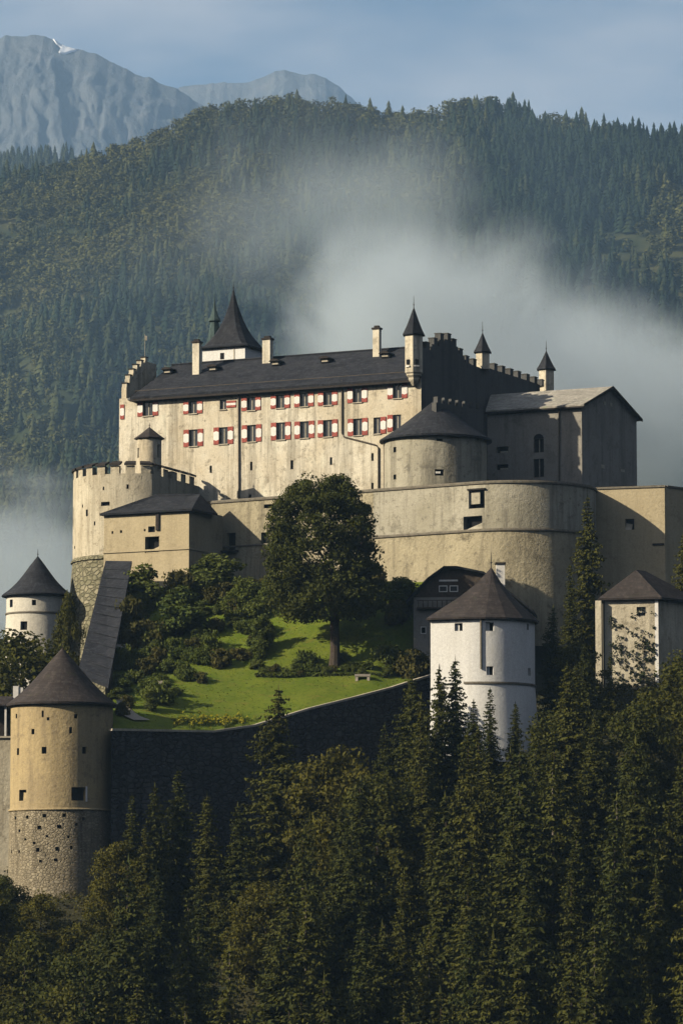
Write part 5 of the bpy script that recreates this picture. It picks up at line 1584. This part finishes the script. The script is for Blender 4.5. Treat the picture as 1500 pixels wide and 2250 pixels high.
named = [
 ('round', 674, 1462, 52, 30, 'clipped dome bush on the lawn beside the big trunk'),
 ('round', 754, 1455, 34, 22, 'small dark clipped bush just behind the big trunk'),
 ('tall', 572, 1432, 44, 78, 'upright dark bush casting a shadow at the upper lawn'),
 ('tall', 398, 1395, 95, 100, 'large dark evergreen bush above the garden terraces'),
 ('loose', 388, 1318, 66, 62, 'pale olive bush before the foot of the annex wall'),
 ('tall', 338, 1455, 34, 48, 'grey-green cone-shaped bush low beside the stone slab'),
 ('bright', 345, 1545, 70, 48, 'bright yellow-green bush at the near corner of the lawn'),
 ('tall', 330, 1562, 30, 48, 'bluish upright bush before the yellow-green one'),
 ('round', 852, 1465, 74, 46, 'dark spreading bush in the shade by the timber house'),
 ('tall', 885, 1330, 62, 60, 'pointed dark yew beside the timber house'),
 ('loose', 905, 1490, 80, 60, 'olive bush between the lawn and the white tower'),
 ('loose', 868, 1370, 56, 50, 'mixed flowering bush below the bastion at the lawn edge'),
 ('tall', 480, 1300, 100, 80, 'dark shrubbery mass under the doorway ledge'),
 ('tall', 545, 1325, 60, 52, 'dark rounded shrubbery behind the upper lawn'),
 ('bright', 520, 1345, 70, 40, 'fresh green bush lit by the sun under the shrubbery'),
 ('tall', 312, 1335, 80, 90, 'tall dark bush beside the covered stair'),
 ('loose', 290, 1400, 70, 85, 'brownish bush leaning against the covered stair'),
 ('loose', 325, 1425, 80, 60, 'olive bush between the covered stair and the terraces'),
 ('round', 265, 1470, 48, 50, 'dark bush in front of the small stone hut'),
]
for q in named: shrub(*q)
rs_ = np.random.default_rng(21)
zones = [  # px range, py range, count, kinds, size range
 (270, 450, 1440, 1530, 20, ['round', 'bright', 'loose', 'bright'], (24, 50)),
 (420, 630, 1390, 1478, 20, ['round', 'bright', 'bright', 'tall', 'loose'], (22, 48)),
 (440, 580, 1330, 1392, 12, ['bright', 'loose', 'round', 'tall'], (28, 60)),
 (400, 600, 1290, 1330, 10, ['tall', 'round', 'loose'], (40, 80)),
 (600, 900, 1296, 1340, 12, ['tall', 'round', 'loose'], (36, 70)),
 (255, 330, 1330, 1440, 8, ['loose', 'tall', 'round'], (34, 60)),
 (560, 880, 1474, 1486, 16, ['bright', 'loose', 'round'], (16, 30)),
 (255, 300, 1500, 1590, 6, ['round', 'tall', 'loose'], (24, 44))]
ZL = ['shrub on the low terrace', 'shrub between terrace and upper lawn', 'shrub under the doorway ledge', 'shrub along the curtain wall', 'shrub behind the big tree', 'shrub beside the covered stair', 'plant in the lawn border', 'shrub by the gravel path']
shr_objs, shr_key = [], {}
for zi, (x0, x1, y0, y1, n, kinds, sr) in enumerate(zones):
    for i in range(n):
        px = rs_.uniform(x0, x1); py = rs_.uniform(y0, y1)
        if 585 < px < 890 and 1350 < py < 1460: continue
        s = rs_.uniform(*sr)
        if zi == 6: s = rs_.uniform(14, 26)
        kd = kinds[i % len(kinds)]
        o = shrub(kd, px, py, s, s * rs_.uniform(.55, .95), ZL[zi], 'shrubs of the castle garden')
        shr_objs.append((o, px)); shr_key[o] = ({'round': 'round dark', 'tall': 'upright dark', 'loose': 'olive', 'bright': 'light green'}[kd], ZL[zi])
order_labels(shr_objs, shr_key, lambda o, q: q[0] + ' ' + q[1])
# clipped hedges either side of the trunk
def hedge(px0, px1, py, hpx, label):
    a = G(px0, py); b = G(px1, py); rng = np.random.default_rng(int(px0)); n = 1100
    k_ = mpp(a.y); s = rng.random(n); w = .55; h = hpx * k_
    cc = np.array(a)[None] * (1 - s[:, None]) + np.array(b)[None] * s[:, None]
    f_ = rng.integers(0, 3, n)
    off = np.stack([np.zeros(n), np.where(f_ == 0, -w, rng.uniform(-w, w, n)), np.where(f_ == 0, rng.random(n) * h, h)], -1)
    cc = cc + off + rng.normal(size=(n, 3)) * .05
    nn = unit(rng.normal(size=(n, 3)) * .6 + np.where(f_[:, None] == 0, np.array([[0, -1, 0]]), np.array([[0, 0, 1]])))
    aa = unit(np.cross(nn, rng.normal(size=(n, 3)))); bb = np.cross(nn, aa)
    V, F_ = rhombi(cc, aa * .17, bb * .11)
    r = thing('clipped_hedge', label, 'hedge', (a + b) / 2)
    V = V - np.array((a + b) / 2)[None]
    link('foliage', np_mesh('foliage', V, F_, M['shrub_light']), r)
    m = MB(); m.box((a + b) / 2 + Vector((0, 0, h * .42)), (b - a) / 2, (0, w * .8, 0), (0, 0, h * .42)); m.build('twigs', M['bark'], r)
hedge(640, 708, 1474, 12, 'low clipped hedge on the near side of the dome bush')
hedge(762, 818, 1470, 12, 'low clipped hedge reaching from the big trunk towards the white tower')
hedge(560, 850, 1487, 7, 'long thin border hedge across the middle of the lawn')
# yellow flowers along the wall
fl_c = []
for px, py, n in [(440, 1588, 24), (470, 1588, 22), (500, 1590, 34), (525, 1586, 18), (390, 1590, 18), (415, 1590, 14), (345, 1530, 18), (365, 1520, 12)]:
    for i in range(n):
        q = G(px + rs_.normal() * 11, min(1602, py + rs_.normal() * 5)); fl_c.append((q.x, q.y, q.z + rs_.uniform(.1, .75)))
V, F_ = leaf_cloud(rs_, np.array(fl_c), np.full(len(fl_c), .22), 12, .085, .6)
tag(link('flower_bed', np_mesh('flower_bed', V, F_, M['flower'])), 'yellow flowers along the garden wall', 'flowers', kind='stuff')
V, F_ = leaf_cloud(rs_, np.array(fl_c) - np.array([0, 0, .25]), np.full(len(fl_c), .34), 14, .11, .4)
tag(link('flower_leaves', np_mesh('flower_leaves', V, F_, M['shrub_light'])), 'green leaves of the flower bed along the garden wall', 'plants', kind='stuff')
# longer tufts in the lawn
tn = 5000; tv = []
for i in range(tn):
    px = rs_.uniform(270, 900); ny, _ = n_edge(px); py = rs_.uniform(1350, ny - 2); tv.append(G(px, py))
tv = np.array(tv); aa = np.stack([rs_.normal(size=tn) * .10, rs_.normal(size=tn) * .06, np.full(tn, .045)], -1); bb = np.stack([rs_.normal(size=tn) * .05, np.zeros(tn), np.zeros(tn)], -1)
V, F_ = rhombi(tv + np.array([0, 0, .07]), aa, bb)
M['tuft'] = m_leaf('grass_tufts', (.07, .11, .012), (.14, .155, .022), .3)
tag(link('grass', np_mesh('grass', V, F_, M['tuft'])), 'longer grass tufts on the garden lawn', 'grass', kind='stuff')
# gravel path, stone slabs, hut and bench
mb = MB(); pa = [(268, 1548, 6), (276, 1562, 9), (290, 1578, 16), (312, 1587, 18)]
for i in range(len(pa) - 1):
    (x0, y0, w0), (x1, y1, w1) = pa[i], pa[i + 1]
    mb.face([G(x0 - w0, y0) + Vector((0, 0, .25)), G(x1 - w1, y1) + Vector((0, 0, .25)), G(x1 + w1, y1) + Vector((0, 0, .25)), G(x0 + w0, y0) + Vector((0, 0, .25))])
tag(mb.build('path', M['path']), None, kind='structure')
def slab(px, py, w, label, name, h=.22, legs=False):
    q = G(px, py); k_ = mpp(q.y); r = thing(name, label, 'bench' if legs else 'slab', q)
    z = .55 if legs else .3
    m = MB(); m.box(q + Vector((0, 0, z)), (w * k_ / 2, 0, 0), (0, .35, 0), (0, 0, h)); m.build('seat' if legs else 'top_stone', M['path'], r)
    for sx in (-1, 1):
        m = MB(); m.box(q + Vector((sx * w * k_ * .38, 0, z / 2 - h / 2 - .1)), (.15, 0, 0), (0, .3, 0), (0, 0, z / 2 - h / 2 + .1)); m.build('support', M['stone_trim'], r)
slab(796, 1495, 34, 'pale stone bench on the near lawn below the hedge', 'stone_bench', .14, True)
slab(352, 1506, 34, 'pale stone slab among the shrubs beside the lawn', 'stone_slab', .2)
q = G(262, 1458); hut = thing('stone_hut', 'small grey stone hut under the covered stair', 'hut', q)
m = MB(); m.box(q + Vector((0, 0, .8)), (.95, 0, 0), (0, .8, 0), (0, 0, 1.0)); m.build('wall', M['grey_plaster'], hut)
m = MB(); m.prism([q + Vector((-1.15, -1.0, 1.8)), q + Vector((1.15, -1.0, 1.8)), q + Vector((1.15, 1.0, 2.3)), q + Vector((-1.15, 1.0, 2.3))], (0, 0, -.14)); m.build('roof', M['roof_grey'], hut)
q = G(262, 1570); gp_ = thing('gate_pillar', 'small white gate pillar beside the ochre tower', 'pillar', q)
m = MB(); m.box(q + Vector((0, 0, .6)), (.28, 0, 0), (0, .28, 0), (0, 0, .9)); m.build('shaft', M['paint_white'], gp_)
m = MB(); m.box(q + Vector((0, 0, 1.56)), (.36, 0, 0), (0, .36, 0), (0, 0, .06)); m.build('cap', M['stone_trim'], gp_)

# ivy on the square tower
ri = np.random.default_rng(9); iv = []
while len(iv) < 150:
    f_ = ri.random() ** .7; px = 1340 + ri.random() * 100; py = 1335 + f_ * 190
    if ri.random() > (.25 + .75 * f_): continue
    u, z = Sf.uz(px, py); iv.append(Sf.pt(u, z, .12 + .25 * ri.random()))
V, F_ = leaf_cloud(ri, np.array(iv), ri.uniform(.15, .42, len(iv)), 16, .12, .2, (1, .4, 1))
ivy = thing('ivy', 'ivy climbing over the front of the square pale tower', 'ivy', iv[-1])
V = V - np.array(iv[-1])[None]
link('leaves', np_mesh('leaves', V, F_, M['ivy']), ivy)
# ================================================================== far woods
def far_conifer(rng):
    """a small jagged spruce, unit height"""
    V, F_ = [], []
    tiers = 6
    for i in range(tiers):
        z0 = .04 + .86 * i / tiers; z1 = min(1.0, z0 + .30 - .02 * i); r = .17 * (1 - i / tiers) ** .8 + .018
        b = len(V); V.append((0, 0, z1)); n = 8; ph = rng.random() * 6
        for k_ in range(n):
            rr = r * (rng.uniform(.95, 1.25) if k_ % 2 else rng.uniform(.45, .75)); a = ph + 2 * math.pi * k_ / n
            V.append((math.cos(a) * rr, math.sin(a) * rr, z0 - (.03 if k_ % 2 else -.02) + rng.normal() * .012))
        for k_ in range(n): F_.append((b, b + 1 + k_, b + 1 + (k_ + 1) % n))
    return np.array(V), np.array(F_)
def far_broad(rng):
    n = 84; d = unit(rng.normal(size=(n, 3))); c = d * np.array([.27, .27, .34]) * rng.uniform(.6, 1.1, (n, 1)) + np.array([0, 0, .58])
    nn = unit(d + rng.normal(size=(n, 3)) * .45); a = unit(np.cross(nn, rng.normal(size=(n, 3)))); b = np.cross(nn, a); s = rng.uniform(.045, .085, (n, 1))
    V = np.stack([c + a * s, c - a * s * .6 + b * s, c - a * s * .6 - b * s], 1).reshape(-1, 3)
    return V, np.arange(n * 3).reshape(-1, 3)
rf_ = np.random.default_rng(31)
FC = [far_conifer(rf_) for _ in range(6)]; FBr = [far_broad(rf_) for _ in range(4)]
def wood(name, label, xs, ys, zs, hs, broad, tint):
    Vs, Fs, Ts = [], [], []; off = 0
    for i in range(len(xs)):
        v, f = (FBr[i % 4] if broad[i] else FC[i % 6]); a = rf_.random() * 6.28; c, s = math.cos(a), math.sin(a)
        h = hs[i] * (.72 if broad[i] else 1.); w = h * rf_.uniform(1.0, 1.5)
        q = np.stack([(v[:, 0] * c - v[:, 1] * s) * w + xs[i], (v[:, 0] * s + v[:, 1] * c) * w + ys[i], v[:, 2] * h + zs[i]], -1)
        Vs.append(q); Fs.append(f + off); off += len(v); Ts.append(np.full(len(v), tint[i]))
    o = link(name, np_mesh(name, np.concatenate(Vs), np.concatenate(Fs), M['far_tree'], False, np.concatenate(Ts)))
    return tag(o, label, 'wood', kind='stuff')
def meadow(px, py):
    """clearings on the far slope, in rough view of the camera"""
    a = ((px - 1420) / 190) ** 2 + ((py - 590 + (px - 1420) * -.25) / 62) ** 2 < 1
    b = ((px - 60) / 190) ** 2 + ((py - 520) / 30) ** 2 < 1
    c = ((px - 640) / 120) ** 2 + ((py - 630 + (px - 640) * .35) / 26) ** 2 < 1
    return a | b | c
N = 19000
yy = 1750 + (3040 - 1750) * rf_.random(N) ** .85; xx = (rf_.random(N) * 2 - 1) * (yy * .105 + 15)
zz = ridge_z(xx, yy)
dep = yy * CP + (zz - CAMZ) * SP; ppx = 750 + FPX * xx / dep; ppy = 1125 - FPX * (-yy * SP + (zz - CAMZ) * CP) / dep
patch = fbm(xx / 130. + 4, yy / 170., 3, 88)
keepm = ~(meadow(ppx, ppy) & (rf_.random(N) < .75))
# thin to a real spacing
xx, yy, zz, patch, ppy, ppx = xx[keepm], yy[keepm], zz[keepm], patch[keepm], ppy[keepm], ppx[keepm]
broad = (patch + rf_.normal(size=len(xx)) * .09) > .50
hs = np.where(broad, rf_.uniform(13, 21, len(xx)), rf_.uniform(11, 24, len(xx)))
tint = np.clip(np.where(broad, .52, .16) + rf_.normal(size=len(xx)) * .17 + (patch - .5) * 1.9 + (fbm(xx / 60., yy / 80., 2, 61) - .5) * .5, 0, 1)
sky = (ppy < np.interp(ppx, RPX, RPY) + 9) & (yy > 2930) & (ppx > -5) & (ppx < 1505) & ~broad
sid = np.where(sky)[0]
rf_.shuffle(sid); sid = sid[:110]
rest = np.ones(len(xx), bool); rest[sid] = False
wood('far_forest', 'mixed wood covering the whole hillside behind the castle', xx[rest], yy[rest], zz[rest] - .5, hs[rest], broad[rest], tint[rest])
ridge_me = []
for q in range(6):
    v, f = FC[q]; ridge_me.append(np_mesh('spruce', v, f, M['far_tree'], False, np.full(len(v), .05 + .05 * q)))
for i in sid:
    o = link('ridge_spruce', ridge_me[i % 6]); h = hs[i] * .95; o.location = (xx[i], yy[i], zz[i] - .5); o.scale = (h * 1.15, h * 1.15, h); o.rotation_euler = (0, 0, random.random() * 6.28)
    tag(o, 'spruce in the row standing up against the sky on the hill crest', 'tree', 'spruces on the skyline')
# the far spur
n = 2600; xs = rf_.uniform(-760, -120, n); ys = rf_.uniform(4150, 4700, n); zs = spur_z(xs, ys)
wood('spur_forest', 'bluish wood on the far spur', xs, ys, zs - 1, rf_.uniform(16, 26, n), np.zeros(n, bool), np.clip(rf_.normal(size=n) * .1 + .2, 0, 1))

# ================================================================== air
def volume_mat(name, color, aniso=.15):
    m = bpy.data.materials.new(name); m.use_nodes = True; nt = m.node_tree
    for n_ in list(nt.nodes): nt.nodes.remove(n_)
    out = nt.nodes.new('ShaderNodeOutputMaterial'); v = nt.nodes.new('ShaderNodeVolumePrincipled')
    v.inputs['Color'].default_value = tuple(color) + (1,); v.inputs['Anisotropy'].default_value = aniso
    nt.links.new(v.outputs[0], out.inputs['Volume'])
    return m, nt, v
hm, hnt, hv = volume_mat('valley_haze', (.42, .67, 1.0), .1)
HAZE = 6.0e-5
hv.inputs['Density'].default_value = HAZE
mb = MB(); mb.box((0, 5450, 1250), (1650, 0, 0), (0, 6550, 0), (0, 0, 1253))
tag(mb.build('haze', hm), 'thin blue valley haze', 'haze', kind='stuff')

def mist(name, label, blobs, dens, noise_scale, lo, hi, step=1.0, detail=4.0, seed=0., stretch=(1, 1, 1), color=(.82, .92, 1.0), distort=.9):
    """a cloud bank: the sum of soft ellipsoids broken up by noise; blobs are (px, py, Y, half-width px, half-height px, half-depth m, weight)"""
    m, nt, v = volume_mat(name, color, -.35)
    geo = nt.nodes.new('ShaderNodeNewGeometry')
    def math_(op, a, b=None, clamp=False):
        n_ = nt.nodes.new('ShaderNodeMath'); n_.operation = op; n_.use_clamp = clamp
        for i, q in enumerate((a, b)):
            if q is None: continue
            if hasattr(q, 'is_output'): nt.links.new(q, n_.inputs[i])
            else: n_.inputs[i].default_value = q
        return n_.outputs[0]
    total = None; mn = Vector((1e9,) * 3); mx = Vector((-1e9,) * 3)
    for px, py, Y, rx, ry, rd, w in blobs:
        c = P(px, py, Y); k_ = mpp(Y); r = Vector((rx * k_, rd, ry * k_))
        for i in range(3): mn[i] = min(mn[i], c[i] - r[i]); mx[i] = max(mx[i], c[i] + r[i])
        mp = nt.nodes.new('ShaderNodeMapping'); mp.vector_type = 'POINT'
        mp.inputs['Scale'].default_value = (1 / r.x, 1 / r.y, 1 / r.z); mp.inputs['Location'].default_value = (-c.x / r.x, -c.y / r.y, -c.z / r.z)
        nt.links.new(geo.outputs['Position'], mp.inputs['Vector'])
        ln = nt.nodes.new('ShaderNodeVectorMath'); ln.operation = 'LENGTH'; nt.links.new(mp.outputs[0], ln.inputs[0])
        f = math_('MULTIPLY', math_('SUBTRACT', 1.0, ln.outputs['Value'], True), w)
        total = f if total is None else math_('ADD', total, f)
    ns = nt.nodes.new('ShaderNodeTexNoise'); ns.inputs['Scale'].default_value = noise_scale; ns.inputs['Detail'].default_value = detail; ns.inputs['Roughness'].default_value = .6; ns.inputs['Distortion'].default_value = distort
    mp = nt.nodes.new('ShaderNodeMapping'); mp.inputs['Scale'].default_value = stretch; mp.inputs['Location'].default_value = (seed, seed * .7, seed * 1.3)
    nt.links.new(geo.outputs['Position'], mp.inputs['Vector']); nt.links.new(mp.outputs[0], ns.inputs['Vector'])
    # envelope plus noise, then a soft threshold; nothing is left at the box faces
    e = math_('ADD', total, math_('MULTIPLY', math_('SUBTRACT', ns.outputs['Fac'], .5), 3.2))
    mr = nt.nodes.new('ShaderNodeMapRange'); mr.interpolation_type = 'SMOOTHSTEP'; mr.inputs['From Min'].default_value = lo; mr.inputs['From Max'].default_value = hi
    nt.links.new(e, mr.inputs['Value'])
    cut = math_('MULTIPLY', total, 6.0, True)
    nt.links.new(math_('MULTIPLY', math_('MULTIPLY', mr.outputs[0], cut), dens), v.inputs['Density'])
    m.cycles.volume_step_rate = step
    mb = MB(); mb.box((mn + mx) / 2, ((mx.x - mn.x) / 2, 0, 0), (0, (mx.y - mn.y) / 2, 0), (0, 0, (mx.z - mn.z) / 2))
    tag(mb.build('mist', m), label, 'mist', kind='stuff')
mist('mist_bank', 'bright bank of morning mist rising behind the castle', [
    (950, 650, 680, 330, 230, 75, 1.05), (830, 690, 670, 260, 190, 70, 1.0), (1080, 760, 690, 420, 260, 80, 1.1), (1340, 960, 700, 540, 320, 90, 2.2), (740, 760, 690, 300, 190, 70, .85), (1000, 1000, 700, 700, 260, 85, 1.0), (1450, 850, 690, 240, 130, 60, .6)],
    .040, .040, .25, 2.1, .7, 6.0, 3.0, (1, 1, 1), (.82, .92, 1.0), 1.6)
mist('mist_wisp', 'thin wisps of mist drifting up the wooded hillside', [
    (740, 340, 1500, 380, 190, 110, .8), (560, 450, 1480, 400, 210, 110, .85), (420, 600, 1480, 330, 170, 110, .6), (760, 520, 1480, 380, 170, 110, .8), (950, 470, 1500, 380, 170, 110, .6), (700, 230, 1520, 220, 80, 70, .7), (870, 420, 1480, 260, 190, 100, .9)],
    .0052, .011, .3, 1.7, 1.0, 6.0, 11.0, (1, 1, .7), (.82, .92, 1.0), 1.8)
mist('mist_veil', 'faint veil of mist lying before the whole hillside', [
    (300, 700, 1650, 900, 420, 90, 1.2), (1250, 420, 1650, 900, 420, 90, .9), (750, 900, 1620, 1300, 450, 90, 1.4)],
    .0005, .006, .1, 1.5, 1.0, 3.0, 23.0, (1, 1, .7), (.50, .74, 1.0), .3)
mist('mist_pool', 'pale pool of mist beside the round keep', [
    (60, 1190, 640, 320, 190, 70, 1.0), (-60, 1330, 640, 380, 220, 80, 1.2), (150, 1300, 640, 220, 140, 60, .8)],
    .022, .05, .25, 1.3, 1.0, 4.0, 19.0)
